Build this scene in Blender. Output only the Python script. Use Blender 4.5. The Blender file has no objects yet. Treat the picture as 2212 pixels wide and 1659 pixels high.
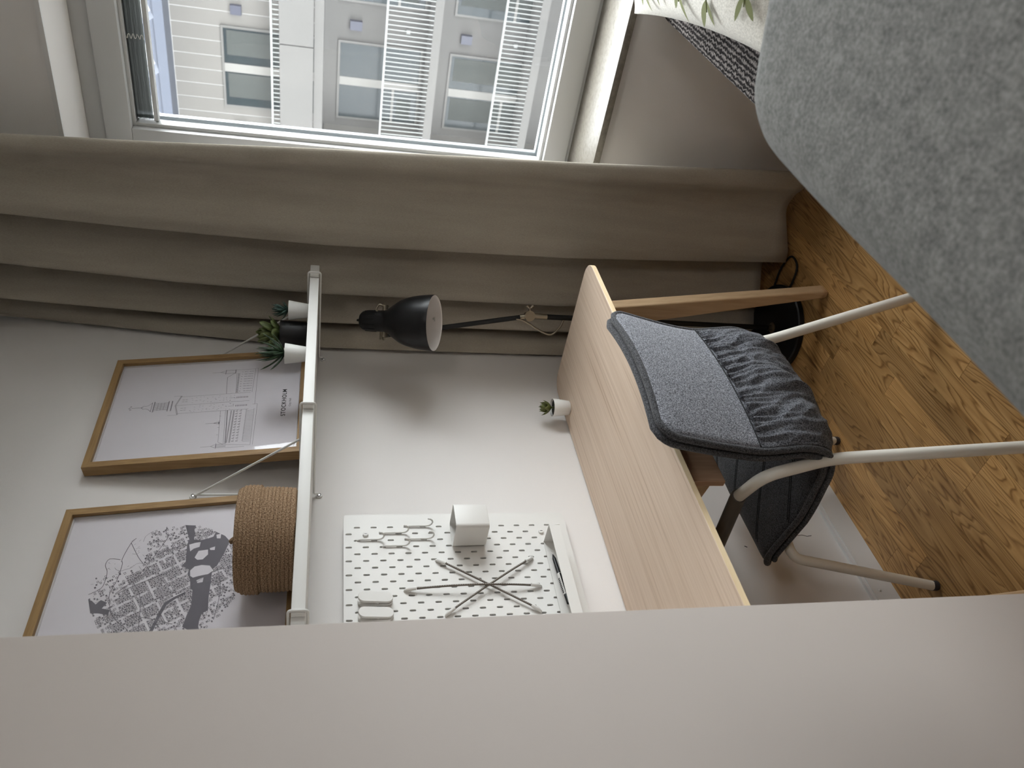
import bpy, bmesh, math, random
from mathutils import Vector, Matrix, noise
R = math.radians
C = bpy.context.scene.collection
SC = bpy.context.scene
rnd = random.Random(7)

# ------------------------------------------------------------------ camera (phone held sideways: world up points left in the frame)
cam = bpy.data.cameras.new('camera'); camo = bpy.data.objects.new('camera', cam); C.objects.link(camo)
CP = Vector((0, -1.546, 1.482))
RV = Vector((-0.16170751, -0.16939561, -0.97219124))
DV = Vector((-0.64182809, 0.76638088, -0.02677779))
FV = Vector((0.74960482, 0.61964948, -0.2326524))
camo.matrix_world = Matrix(((RV.x, -DV.x, -FV.x, CP.x), (RV.y, -DV.y, -FV.y, CP.y), (RV.z, -DV.z, -FV.z, CP.z), (0, 0, 0, 1)))
cam.sensor_width = 36; cam.lens = 27.66; cam.clip_start = 0.02; cam.clip_end = 300
cam.dof.use_dof = True; cam.dof.focus_distance = 2.0; cam.dof.aperture_fstop = 6.5
SC.camera = camo

# ------------------------------------------------------------------ sky (bright overcast day), daylight through the window
w = bpy.data.worlds.new('overcast_sky'); SC.world = w; w.use_nodes = True
nt = w.node_tree; bg = nt.nodes['Background']
bg.inputs[0].default_value = (0.96, 0.975, 1.0, 1); bg.inputs[1].default_value = 16.0
pl = bpy.data.lights.new('window_portal', 'AREA'); pl.shape = 'RECTANGLE'; pl.size = 1.9; pl.size_y = 1.5; pl.cycles.is_portal = True
po = bpy.data.objects.new('window_portal', pl); C.objects.link(po)
po.location = (2.60, -1.37, 1.44); po.rotation_euler = (R(90), 0, R(90))
pl2 = pl.copy(); pl2.size = 1.5; po2 = bpy.data.objects.new('window_portal.001', pl2); C.objects.link(po2)
po2.location = (2.60, -3.35, 1.44); po2.rotation_euler = (R(90), 0, R(90))
# added fill light under the ceiling behind the camera, to brighten the room
cl = bpy.data.lights.new('added_fill', 'AREA'); cl.shape = 'DISK'; cl.size = 0.5; cl.energy = 11; cl.color = (1.0, 0.94, 0.90)
co = bpy.data.objects.new('added_fill', cl); C.objects.link(co); co.location = (0.2, -2.6, 2.44)
SC.view_settings.view_transform = 'Standard'; SC.view_settings.look = 'None'
SC.view_settings.gamma = 1; SC.view_settings.use_curve_mapping = False
SC.view_settings.exposure = -0.10
SC.cycles.use_denoising = True
SC.cycles.sample_clamp_indirect = 6
SC.cycles.use_adaptive_sampling = True; SC.cycles.adaptive_threshold = 0.06; SC.cycles.adaptive_min_samples = 16
SC.cycles.max_bounces = 8; SC.cycles.diffuse_bounces = 4; SC.cycles.transparent_max_bounces = 16
SC.cycles.caustics_reflective = False; SC.cycles.caustics_refractive = False

# ------------------------------------------------------------------ materials
def srgb(r, g, b):
    f = lambda c: (c/255/12.92) if c/255 <= 0.04045 else ((c/255+0.055)/1.055)**2.4
    return (f(r), f(g), f(b), 1)
def newmat(name):
    m = bpy.data.materials.new(name); m.use_nodes = True
    n = m.node_tree; return m, n, n.nodes['Principled BSDF']
def N(nt, t, **kw):
    n = nt.nodes.new(t)
    for k, v in kw.items():
        if k.startswith('i_'):
            key = k[2:]; n.inputs[int(key) if key.isdigit() else key.replace('_', ' ')].default_value = v
        else: setattr(n, k, v)
    return n
def ramp(nt, stops, interp='LINEAR'):
    r = nt.nodes.new('ShaderNodeValToRGB'); r.color_ramp.interpolation = interp
    e = r.color_ramp.elements
    while len(e) > 1: e.remove(e[-1])
    e[0].position, e[0].color = stops[0]
    for p, c in stops[1:]:
        x = e.new(p); x.color = c
    return r
def coords(nt, scale=(1, 1, 1), rot=(0, 0, 0), obj=True):
    tc = nt.nodes.new('ShaderNodeTexCoord'); mp = nt.nodes.new('ShaderNodeMapping')
    mp.inputs['Scale'].default_value = scale; mp.inputs['Rotation'].default_value = rot
    nt.links.new(tc.outputs['Object' if obj else 'Generated'], mp.inputs[0]); return mp
def plain(name, col, rough=0.5, metal=0.0, bump=0.0, bscale=200, spec=None, sheen=0, var=0.0):
    m, nt, p = newmat(name)
    p.inputs['Base Color'].default_value = col; p.inputs['Roughness'].default_value = rough; p.inputs['Metallic'].default_value = metal
    if spec is not None: p.inputs['Specular IOR Level'].default_value = spec
    mp = coords(nt); nz = N(nt, 'ShaderNodeTexNoise', i_Scale=bscale, i_Detail=3.0); nt.links.new(mp.outputs[0], nz.inputs['Vector'])
    if bump:
        b = N(nt, 'ShaderNodeBump', i_Strength=bump, i_Distance=0.002); nt.links.new(nz.outputs['Fac'], b.inputs['Height']); nt.links.new(b.outputs[0], p.inputs['Normal'])
    if var:
        nz2 = N(nt, 'ShaderNodeTexNoise', i_Scale=bscale*0.1, i_Detail=4.0); nt.links.new(mp.outputs[0], nz2.inputs['Vector'])
        rp = ramp(nt, [(0.3, tuple(c*(1-var) for c in col[:3])+(1,)), (0.7, tuple(min(1, c*(1+var)) for c in col[:3])+(1,))])
        nt.links.new(nz2.outputs['Fac'], rp.inputs[0]); nt.links.new(rp.outputs[0], p.inputs['Base Color'])
    if sheen: p.inputs['Sheen Weight'].default_value = sheen
    return m
def wood(name, cols, axis=0, fine=90, stretch=14, rough=0.45, per_object=False, cathedral=False, spec=0.3, bands=False):
    m, nt, p = newmat(name)
    s = [fine]*3; s[axis] = fine/stretch
    mp = coords(nt, tuple(s))
    vec = mp.outputs[0]
    if per_object:
        oi = nt.nodes.new('ShaderNodeObjectInfo'); mul = N(nt, 'ShaderNodeVectorMath', operation='SCALE'); mul.inputs[0].default_value = (37, 91, 53)
        nt.links.new(oi.outputs['Random'], mul.inputs['Scale'])
        ad = N(nt, 'ShaderNodeVectorMath', operation='ADD'); nt.links.new(vec, ad.inputs[0]); nt.links.new(mul.outputs[0], ad.inputs[1]); vec = ad.outputs[0]
    nz = N(nt, 'ShaderNodeTexNoise', i_Scale=1.0, i_Detail=5.0, i_Roughness=0.6); nt.links.new(vec, nz.inputs['Vector'])
    fac = nz.outputs['Fac']
    if cathedral:
        sc = N(nt, 'ShaderNodeVectorMath', operation='MULTIPLY'); sc.inputs[1].default_value = tuple((0.22 if i != axis else 0.30) for i in range(3))
        nt.links.new(vec, sc.inputs[0])
        n2 = N(nt, 'ShaderNodeTexNoise', i_Scale=1.0, i_Detail=2.0, i_Roughness=0.4); nt.links.new(sc.outputs[0], n2.inputs['Vector'])
        ml = N(nt, 'ShaderNodeMath', operation='MULTIPLY', i_1=26.0); nt.links.new(n2.outputs['Fac'], ml.inputs[0])
        fr = N(nt, 'ShaderNodeMath', operation='FRACT'); nt.links.new(ml.outputs[0], fr.inputs[0])
        rr = ramp(nt, [(0.0, (0.15, 0.15, 0.15, 1)), (0.22, (0.75, 0.75, 0.75, 1)), (0.8, (1, 1, 1, 1)), (1.0, (0.15, 0.15, 0.15, 1))]); nt.links.new(fr.outputs[0], rr.inputs[0])
        mx = N(nt, 'ShaderNodeMix', data_type='FLOAT', i_0=0.42); nt.links.new(nz.outputs['Fac'], mx.inputs[2]); nt.links.new(rr.outputs[0], mx.inputs[3]); fac = mx.outputs[0]
    if bands:
        sb = N(nt, 'ShaderNodeVectorMath', operation='MULTIPLY'); sb.inputs[1].default_value = (0.05, 0.10, 0.10); nt.links.new(vec, sb.inputs[0])
        nb = N(nt, 'ShaderNodeTexNoise', i_Scale=1.0, i_Detail=2.0); nt.links.new(sb.outputs[0], nb.inputs['Vector'])
        m4 = N(nt, 'ShaderNodeMath', operation='MULTIPLY_ADD', i_1=0.45, i_2=-0.225); nt.links.new(nb.outputs['Fac'], m4.inputs[0])
        a4 = N(nt, 'ShaderNodeMath', operation='ADD'); nt.links.new(fac, a4.inputs[0]); nt.links.new(m4.outputs[0], a4.inputs[1]); fac = a4.outputs[0]
    rp = ramp(nt, cols); nt.links.new(fac, rp.inputs[0]); out = rp.outputs[0]
    if per_object:
        hs = N(nt, 'ShaderNodeHueSaturation'); mr = N(nt, 'ShaderNodeMapRange', i_3=0.66, i_4=1.15)
        nt.links.new(oi.outputs['Random'], mr.inputs[0]); nt.links.new(mr.outputs[0], hs.inputs['Value']); nt.links.new(out, hs.inputs['Color']); out = hs.outputs[0]
    nt.links.new(out, p.inputs['Base Color']); p.inputs['Roughness'].default_value = rough; p.inputs['Specular IOR Level'].default_value = spec
    b = N(nt, 'ShaderNodeBump', i_Strength=0.12, i_Distance=0.001); nt.links.new(fac, b.inputs['Height']); nt.links.new(b.outputs[0], p.inputs['Normal'])
    return m
def heather(name, dark, light, scale=900, bump=0.5, lo=0.35, hi=0.65, mott=0.0, mscale=30, stretch=(1, 1, 1), rough=0.95):
    m, nt, p = newmat(name)
    mp = coords(nt, stretch)
    nz = N(nt, 'ShaderNodeTexNoise', i_Scale=float(scale), i_Detail=2.0, i_Roughness=0.7); nt.links.new(mp.outputs[0], nz.inputs['Vector'])
    fac = nz.outputs['Fac']
    if mott:
        n2 = N(nt, 'ShaderNodeTexNoise', i_Scale=float(mscale), i_Detail=3.0); nt.links.new(mp.outputs[0], n2.inputs['Vector'])
        mx = N(nt, 'ShaderNodeMix', data_type='FLOAT', i_0=mott); nt.links.new(nz.outputs['Fac'], mx.inputs[2]); nt.links.new(n2.outputs['Fac'], mx.inputs[3]); fac = mx.outputs[0]
    rp = ramp(nt, [(lo, dark), (hi, light)]); nt.links.new(fac, rp.inputs[0]); nt.links.new(rp.outputs[0], p.inputs['Base Color'])
    p.inputs['Roughness'].default_value = rough; p.inputs['Specular IOR Level'].default_value = 0.1
    p.inputs['Sheen Weight'].default_value = 0.15
    b = N(nt, 'ShaderNodeBump', i_Strength=bump, i_Distance=0.001); nt.links.new(fac, b.inputs['Height']); nt.links.new(b.outputs[0], p.inputs['Normal'])
    return m
WHITE = plain('white_wall_paint', srgb(225, 221, 218), 0.85, bump=0.12, bscale=350, spec=0.2)
CEIL = plain('ceiling_paint', srgb(230, 229, 225), 0.9, spec=0.2)
WARD = plain('wardrobe_foil', srgb(196, 187, 180), 0.55, bump=0.05, bscale=500, spec=0.3)
TRIMW = plain('white_trim', srgb(216, 214, 212), 0.5, spec=0.3)
FRAMEW = plain('white_window_frame', srgb(196, 196, 195), 0.4, spec=0.4)
GASKET = plain('black_gasket', srgb(25, 25, 25), 0.6)
ALU = plain('painted_aluminium', srgb(170, 174, 178), 0.4, 0.3)
METW = plain('white_powder_coat', srgb(225, 224, 220), 0.45, spec=0.4)
PLW = plain('white_plastic', srgb(220, 218, 214), 0.4, spec=0.35)
CHROME = plain('steel', srgb(200, 200, 200), 0.25, 1.0)
NICKEL = plain('brushed_nickel', srgb(158, 149, 133), 0.28, 1.0)
BLK = plain('black_lacquer', srgb(17, 17, 19), 0.36, spec=0.35)
BLKM = plain('black_matt', srgb(16, 16, 17), 0.6)
SLOT = plain('dark_slot', srgb(8, 8, 8), 0.9)
BLKP = plain('black_pot', srgb(14, 14, 17), 0.5)
CHAIRM = plain('off_white_steel_tube', srgb(232, 228, 218), 0.38, spec=0.5)
DGREY = plain('grey_plastic_sleeve', srgb(92, 88, 82), 0.5)
RUBB = plain('dark_rubber', srgb(52, 50, 54), 0.6)
POTW = plain('white_pot', srgb(232, 231, 227), 0.45, bump=0.1, bscale=400)
SOIL = plain('dark_soil', srgb(30, 28, 24), 0.9)
PAPER = plain('white_paper', srgb(226, 225, 226), 0.8, spec=0.1)
INK = plain('black_ink', srgb(24, 24, 26), 0.8)
INKG = plain('grey_ink', srgb(125, 123, 126), 0.8)
INKM = plain('map_ink', srgb(122, 120, 124), 0.8)
INKW = plain('map_water', srgb(108, 107, 112), 0.8)
LINEN = heather('grey_beige_linen', srgb(148, 140, 128), srgb(180, 172, 159), 500, 0.35, 0.3, 0.7, 0.35, 8, (3, 3, 0.35))
FELT = heather('dark_grey_felt', srgb(36, 36, 38), srgb(104, 104, 107), 420, 0.5, 0.36, 0.70)
FELTB = heather('mid_grey_felt', srgb(62, 63, 68), srgb(182, 184, 192), 430, 0.5, 0.38, 0.68)
STITCH = plain('black_stitching', srgb(26, 26, 28), 0.9)
CUSH = heather('light_grey_heather', srgb(96, 97, 94), srgb(150, 150, 147), 210, 0.8, 0.34, 0.68, 0.35, 45, (1, 1, 1))
KNIT = None
def knit_mat():
    m, nt, p = newmat('dark_chunky_knit')
    mp = coords(nt, (1, 1, 1), (0, 0, R(90)))
    wv = N(nt, 'ShaderNodeTexWave', i_Scale=27.0, i_Distortion=5.0, i_Detail=2.0); wv.inputs['Detail Scale'].default_value = 3.0; nt.links.new(mp.outputs[0], wv.inputs['Vector'])
    rp = ramp(nt, [(0.1, srgb(34, 31, 31)), (0.9, srgb(112, 106, 103))]); nt.links.new(wv.outputs['Fac'], rp.inputs[0]); nt.links.new(rp.outputs[0], p.inputs['Base Color'])
    p.inputs['Roughness'].default_value = 1; p.inputs['Specular IOR Level'].default_value = 0.05
    b = N(nt, 'ShaderNodeBump', i_Strength=0.9, i_Distance=0.006); nt.links.new(wv.outputs['Fac'], b.inputs['Height']); nt.links.new(b.outputs[0], p.inputs['Normal'])
    return m
KNIT = knit_mat()
ASH = wood('pale_ash_veneer', [(0.28, srgb(186, 161, 139)), (0.45, srgb(209, 187, 166)), (0.72, srgb(220, 200, 181))], 0, 130, 60, 0.5, spec=0.25, bands=True)
ASHE = wood('pale_ash_edge', [(0.3, srgb(226, 200, 160)), (0.7, srgb(238, 218, 182))], 0, 90, 14, 0.5)
BEECH = wood('beech_leg', [(0.25, srgb(180, 150, 116)), (0.6, srgb(196, 167, 132)), (0.8, srgb(206, 178, 144))], 2, 90, 16, 0.5)
DRAWW = wood('ash_drawer', [(0.3, srgb(166, 132, 106)), (0.7, srgb(186, 152, 124))], 2, 120, 12, 0.5)
OAKF = wood('oak_frame_x', [(0.25, srgb(132, 102, 66)), (0.55, srgb(158, 127, 86)), (0.8, srgb(176, 145, 102))], 0, 110, 18, 0.5)
OAKFZ = wood('oak_frame_z', [(0.25, srgb(132, 102, 66)), (0.55, srgb(158, 127, 86)), (0.8, srgb(176, 145, 102))], 2, 110, 18, 0.5)
PLANK = wood('oak_floor', [(0.16, srgb(74, 47, 24)), (0.36, srgb(132, 95, 53)), (0.55, srgb(162, 122, 73)), (0.82, srgb(196, 155, 102))], 0, 62, 11, 0.32, True, True, 0.5)
GROUT = plain('floor_gap', srgb(92, 60, 32), 0.8)
def sill_mat():
    m, nt, p = newmat('beige_stone_sill')
    mp = coords(nt); nz = N(nt, 'ShaderNodeTexNoise', i_Scale=60.0, i_Detail=8.0, i_Roughness=0.7); nt.links.new(mp.outputs[0], nz.inputs['Vector'])
    rp = ramp(nt, [(0.3, srgb(98, 91, 81)), (0.5, srgb(124, 118, 108)), (0.72, srgb(136, 131, 121))]); nt.links.new(nz.outputs['Fac'], rp.inputs[0]); nt.links.new(rp.outputs[0], p.inputs['Base Color'])
    p.inputs['Roughness'].default_value = 0.45
    b = N(nt, 'ShaderNodeBump', i_Strength=0.2, i_Distance=0.001); nt.links.new(nz.outputs['Fac'], b.inputs['Height']); nt.links.new(b.outputs[0], p.inputs['Normal'])
    return m
STONE = sill_mat()
def glass_mat(name, dust=0.0, refl=1.0, tint=(0.95, 0.97, 0.97, 1)):
    m = bpy.data.materials.new(name); m.use_nodes = True; nt = m.node_tree; nt.nodes.clear()
    out = nt.nodes.new('ShaderNodeOutputMaterial'); tr = nt.nodes.new('ShaderNodeBsdfTransparent'); gl = nt.nodes.new('ShaderNodeBsdfGlossy')
    tr.inputs[0].default_value = tint; gl.inputs['Roughness'].default_value = 0.02
    fr = nt.nodes.new('ShaderNodeFresnel'); fr.inputs[0].default_value = 1.5
    ge = nt.nodes.new('ShaderNodeNewGeometry'); ib = N(nt, 'ShaderNodeMath', operation='SUBTRACT', i_0=refl); nt.links.new(ge.outputs['Backfacing'], ib.inputs[1])   # the pane reflects at its front surface only
    mm = N(nt, 'ShaderNodeMath', operation='MULTIPLY', use_clamp=True); nt.links.new(fr.outputs[0], mm.inputs[0]); nt.links.new(ib.outputs[0], mm.inputs[1])
    mx = nt.nodes.new('ShaderNodeMixShader'); nt.links.new(mm.outputs[0], mx.inputs[0]); nt.links.new(tr.outputs[0], mx.inputs[1]); nt.links.new(gl.outputs[0], mx.inputs[2])
    last = mx
    if dust:
        df = nt.nodes.new('ShaderNodeBsdfDiffuse'); df.inputs[0].default_value = (0.85, 0.87, 0.9, 1)
        tl = nt.nodes.new('ShaderNodeBsdfTranslucent'); tl.inputs[0].default_value = (0.85, 0.87, 0.9, 1)
        ds = nt.nodes.new('ShaderNodeAddShader'); nt.links.new(df.outputs[0], ds.inputs[0]); nt.links.new(tl.outputs[0], ds.inputs[1])
        mp = coords(nt); v = N(nt, 'ShaderNodeTexVoronoi', i_Scale=150.0); nt.links.new(mp.outputs[0], v.inputs['Vector'])
        r1 = ramp(nt, [(0.0, (1, 1, 1, 1)), (0.16, (0, 0, 0, 1))]); nt.links.new(v.outputs['Distance'], r1.inputs[0])
        n1 = N(nt, 'ShaderNodeTexNoise', i_Scale=5.0, i_Detail=6.0); nt.links.new(mp.outputs[0], n1.inputs['Vector'])
        r2 = ramp(nt, [(0.42, (0, 0, 0, 1)), (0.75, (1, 1, 1, 1))]); nt.links.new(n1.outputs['Fac'], r2.inputs[0])
        ml = N(nt, 'ShaderNodeMath', operation='MULTIPLY'); nt.links.new(r1.outputs[0], ml.inputs[0]); nt.links.new(r2.outputs[0], ml.inputs[1])
        m2 = N(nt, 'ShaderNodeMath', operation='MULTIPLY_ADD', i_1=0.16, i_2=dust); nt.links.new(ml.outputs[0], m2.inputs[0])
        mx2 = nt.nodes.new('ShaderNodeMixShader'); nt.links.new(m2.outputs[0], mx2.inputs[0]); nt.links.new(mx.outputs[0], mx2.inputs[1]); nt.links.new(ds.outputs[0], mx2.inputs[2]); last = mx2
    nt.links.new(last.outputs[0], out.inputs[0]); return m
GLASS = glass_mat('dusty_window_glass', 0.006, 1.0)
PGLASS = glass_mat('picture_glass', 0.0, 1.0, (0.99, 0.98, 0.99, 1))
def jute_mat():
    m, nt, p = newmat('woven_jute')
    tc = nt.nodes.new('ShaderNodeTexCoord'); sx = nt.nodes.new('ShaderNodeSeparateXYZ'); nt.links.new(tc.outputs['Object'], sx.inputs[0])
    at = N(nt, 'ShaderNodeMath', operation='ARCTAN2'); nt.links.new(sx.outputs[1], at.inputs[0]); nt.links.new(sx.outputs[0], at.inputs[1])
    cb = nt.nodes.new('ShaderNodeCombineXYZ'); m1 = N(nt, 'ShaderNodeMath', operation='MULTIPLY', i_1=34.0); nt.links.new(at.outputs[0], m1.inputs[0]); nt.links.new(m1.outputs[0], cb.inputs[0])
    m3 = N(nt, 'ShaderNodeMath', operation='MULTIPLY', i_1=260.0); nt.links.new(sx.outputs[2], m3.inputs[0]); nt.links.new(m3.outputs[0], cb.inputs[1])
    nz = N(nt, 'ShaderNodeTexNoise', i_Scale=1.4, i_Detail=3.0, i_Roughness=0.7); nt.links.new(cb.outputs[0], nz.inputs['Vector'])
    rp = ramp(nt, [(0.34, srgb(78, 58, 42)), (0.5, srgb(162, 133, 105)), (0.70, srgb(214, 188, 158))]); nt.links.new(nz.outputs['Fac'], rp.inputs[0]); nt.links.new(rp.outputs[0], p.inputs['Base Color'])
    p.inputs['Roughness'].default_value = 0.9; p.inputs['Specular IOR Level'].default_value = 0.1
    b = N(nt, 'ShaderNodeBump', i_Strength=0.9, i_Distance=0.003); nt.links.new(nz.outputs['Fac'], b.inputs['Height']); nt.links.new(b.outputs[0], p.inputs['Normal'])
    return m
JUTE = jute_mat()
def leafmat(name, c1, c2):
    m, nt, p = newmat(name)
    mp = coords(nt); nz = N(nt, 'ShaderNodeTexNoise', i_Scale=60.0, i_Detail=2.0); nt.links.new(mp.outputs[0], nz.inputs['Vector'])
    rp = ramp(nt, [(0.35, c1), (0.65, c2)]); nt.links.new(nz.outputs['Fac'], rp.inputs[0]); nt.links.new(rp.outputs[0], p.inputs['Base Color'])
    p.inputs['Roughness'].default_value = 0.5; return m
LEAFO = leafmat('olive_leaf', srgb(62, 68, 26), srgb(98, 104, 52))
LEAFG = leafmat('fleshy_green_leaf', srgb(70, 82, 44), srgb(106, 118, 68))
LEAFB = leafmat('blue_green_leaf', srgb(34, 58, 52), srgb(72, 98, 90))
LEAFD = leafmat('dark_green_leaf', srgb(34, 56, 36), srgb(62, 86, 58))
# outdoors
FAC = plain('grey_render', srgb(81, 79, 77), 0.9, var=0.04, bscale=8)
FACP = plain('pale_cladding', srgb(98, 95, 91), 0.85, var=0.04, bscale=8)
FACD = plain('shaded_render', srgb(112, 109, 107), 0.9, var=0.04, bscale=8)
SLAB = plain('balcony_concrete', srgb(85, 83, 81), 0.85, var=0.03, bscale=8)
RAILM = plain('white_railing', srgb(132, 134, 132), 0.6)
EAVE = plain('blue_grey_metal', srgb(72, 77, 89), 0.5)
OWIN = plain('outdoor_window_glass', srgb(26, 35, 38), 0.15, spec=0.2)
OFR = plain('outdoor_window_frame', srgb(85, 83, 80), 0.6)
OFRW = plain('outdoor_window_frame_pale', srgb(111, 109, 105), 0.6)
OBLIND = plain('outdoor_blind', srgb(42, 46, 43), 0.8)
SCON = plain('sconce_metal', srgb(43, 45, 60), 0.5)
STREET = plain('asphalt', srgb(120, 120, 118), 0.9)

# ------------------------------------------------------------------ mesh helpers
def link(name, bm, mat, parent=None, smooth=False, loc=None, auto=None):
    me = bpy.data.meshes.new(name); bm.normal_update(); bm.to_mesh(me); bm.free()
    for m in (mat if isinstance(mat, (list, tuple)) else [mat]): me.materials.append(m)
    if smooth:
        for p in me.polygons: p.use_smooth = True
        if auto:
            bb = bmesh.new(); bb.from_mesh(me)
            for e in bb.edges:
                if len(e.link_faces) == 2 and e.calc_face_angle(0) > R(auto): e.smooth = False
            bb.to_mesh(me); bb.free()
    o = bpy.data.objects.new(name, me); C.objects.link(o)
    if loc is not None: o.location = loc
    if parent is not None: o.parent = parent
    return o
def thing(name, label, cat, loc=(0, 0, 0), group=None, rz=0):
    o = bpy.data.objects.new(name, None); C.objects.link(o); o.location = loc; o.rotation_euler = (0, 0, rz)
    o.empty_display_size = 0.05
    return tag(o, label, cat, group)
def tag(o, label, cat, group=None):
    o['label'] = label; o['category'] = cat
    if group: o['group'] = group
    return o
def struct(o, label=None):
    o['kind'] = 'structure'
    if label: o['label'] = label
    return o
def box(bm, x0, x1, y0, y1, z0, z1, bev=0.0, seg=2, mi=0):
    g = bmesh.ops.create_cube(bm, size=1.0); vs = g['verts']
    for v in vs:
        v.co = Vector((x0 if v.co.x < 0 else x1, y0 if v.co.y < 0 else y1, z0 if v.co.z < 0 else z1))
    fs = set(f for v in vs for f in v.link_faces)
    for f in fs: f.material_index = mi
    if bev:
        es = list(set(e for v in vs for e in v.link_edges))
        bmesh.ops.bevel(bm, geom=es, offset=bev, segments=seg, profile=0.5, affect='EDGES')
    return vs
def nbox(name, mat, parent, x0, x1, y0, y1, z0, z1, bev=0.0, seg=2):
    bm = bmesh.new(); box(bm, x0, x1, y0, y1, z0, z1, bev, seg); return link(name, bm, mat, parent, bool(bev), auto=40 if bev else None)
def frame_at(t, up=Vector((0, 0, 1))):
    t = t.normalized()
    if abs(t.dot(up)) > 0.98: up = Vector((1, 0, 0))
    a = t.cross(up).normalized(); b = a.cross(t).normalized(); return a, b
def tube(bm, pts, r, n=10, closed=False, caps=True):
    pts = [Vector(p) for p in pts]; rings = []
    rr = r if isinstance(r, (list, tuple)) else [r]*len(pts)
    a = None
    for i, p in enumerate(pts):
        if closed: t = pts[(i+1) % len(pts)]-pts[i-1]
        else: t = pts[min(i+1, len(pts)-1)]-pts[max(i-1, 0)]
        t.normalize()
        if a is None: a, b = frame_at(t)
        else:
            a = (a-t*a.dot(t)).normalized(); b = t.cross(a).normalized() * -1
            b = a.cross(t).normalized()
        rings.append([bm.verts.new(p+(a*math.cos(2*math.pi*k/n)+b*math.sin(2*math.pi*k/n))*rr[i]) for k in range(n)])
    m = len(rings)
    for i in range(m if closed else m-1):
        A, B = rings[i], rings[(i+1) % m]
        for k in range(n): bm.faces.new((A[k], A[(k+1) % n], B[(k+1) % n], B[k]))
    if caps and not closed:
        bm.faces.new(rings[0][::-1]); bm.faces.new(rings[-1])
    bmesh.ops.recalc_face_normals(bm, faces=bm.faces[:])
def spline(pts, n=8):
    pts = [Vector(p) for p in pts]; out = []
    for i in range(len(pts)-1):
        p0 = pts[max(i-1, 0)]; p1 = pts[i]; p2 = pts[i+1]; p3 = pts[min(i+2, len(pts)-1)]
        for k in range(n):
            t = k/n
            out.append(0.5*((2*p1)+(p2-p0)*t+(2*p0-5*p1+4*p2-p3)*t*t+(3*p1-p0-3*p2+p3)*t**3))
    out.append(pts[-1]); return out
def fillet(pts, r, n=6):
    pts = [Vector(p) for p in pts]; out = [pts[0]]
    for i in range(1, len(pts)-1):
        a = (pts[i-1]-pts[i]); b = (pts[i+1]-pts[i]); d = min(r, a.length*0.49, b.length*0.49)
        s = pts[i]+a.normalized()*d; e = pts[i]+b.normalized()*d
        for k in range(n+1):
            t = k/n; out.append((1-t)**2*s+2*t*(1-t)*pts[i]+t*t*e)
    out.append(pts[-1]); return out
def lathe(bm, prof, n=32, origin=(0, 0, 0), axis=Vector((0, 0, 1)), mi=0, start_cap=False, end_cap=False):
    o = Vector(origin); a, b = frame_at(axis); ax = axis.normalized(); rings = []
    for (s, r) in prof:
        rings.append([bm.verts.new(o+ax*s+(a*math.cos(2*math.pi*k/n)+b*math.sin(2*math.pi*k/n))*max(r, 1e-5)) for k in range(n)])
    fs = []
    for A, B in zip(rings, rings[1:]):
        for k in range(n): fs.append(bm.faces.new((A[k], A[(k+1) % n], B[(k+1) % n], B[k])))
    if start_cap: fs.append(bm.faces.new(rings[0][::-1]))
    if end_cap: fs.append(bm.faces.new(rings[-1]))
    for f in fs: f.material_index = mi
    return fs
def copy_part(o, parent, loc=None):
    c = o.copy(); C.objects.link(c); c.parent = parent
    if loc is not None: c.location = loc
    return c
def text_mesh(name, body, size, mat, parent, M4, spacing=1.0, bold=0.0):
    cu = bpy.data.curves.new(name, 'FONT'); cu.body = body; cu.size = size; cu.align_x = 'CENTER'; cu.align_y = 'CENTER'
    cu.space_character = spacing; cu.offset = bold; cu.extrude = 0.0001
    t = bpy.data.objects.new(name, cu); C.objects.link(t)
    dg = bpy.context.evaluated_depsgraph_get(); me = bpy.data.meshes.new_from_object(t.evaluated_get(dg)); bpy.data.objects.remove(t)
    me.materials.clear(); me.materials.append(mat)
    o = bpy.data.objects.new(name, me); C.objects.link(o); o.parent = parent; o.matrix_local = M4
    return o

# ------------------------------------------------------------------ room shell
XW = 2.23           # window wall plane
bm = bmesh.new(); box(bm, -3, 2.62, -4.4, 0.15, -0.12, -0.0025)
floor = struct(link('floor', bm, GROUT), 'oak strip floor')
WS = 0.066; y0 = -0.435-WS*22
joints = {(-0.435): [1.062, 1.422], (-0.369): [1.167, 0.70, 1.66], (-0.237): [1.168, 1.62, 0.72], (-0.039): [1.209, 1.75, 0.75], (-0.567): [1.059, 1.50], (-0.501): [1.062, 1.55]}
k = 0
pk = random.Random(3)
while y0+WS*k < 0.02:
    ya = y0+WS*k; yb = min(ya+WS, 0.0); k += 1
    fixed = None
    for kk, v in joints.items():
        if abs(kk-ya) < 0.01: fixed = sorted(v)
    if fixed: cuts = [-0.15, 0.35]+fixed+[XW]
    else:
        cuts = [-0.15]; x = -0.15+pk.uniform(0.15, 0.5)
        while x < XW-0.1: cuts.append(x); x += pk.uniform(0.32, 0.62)
        cuts.append(XW)
    for xa, xb in zip(cuts, cuts[1:]):
        bm = bmesh.new(); box(bm, xa+0.0003, xb-0.0003, ya+0.0003, yb-0.0003, -0.0020, 0.0)
        link('plank', bm, PLANK, floor)
wall_back = struct(nbox('wall_back', WHITE, None, -3, XW+0.4, 0, 0.15, 0, 2.5))
nbox('wall_left', WHITE, None, -3.15, -3, -4.4, 0.15, 0, 2.5)['kind'] = 'structure'
nbox('wall_front', WHITE, None, -3.15, XW+0.4, -4.55, -4.4, 0, 2.5)['kind'] = 'structure'
struct(nbox('ceiling', CEIL, None, -3.15, XW+0.4, -4.55, 0.15, 2.5, 2.65))
bm = bmesh.new()
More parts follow.
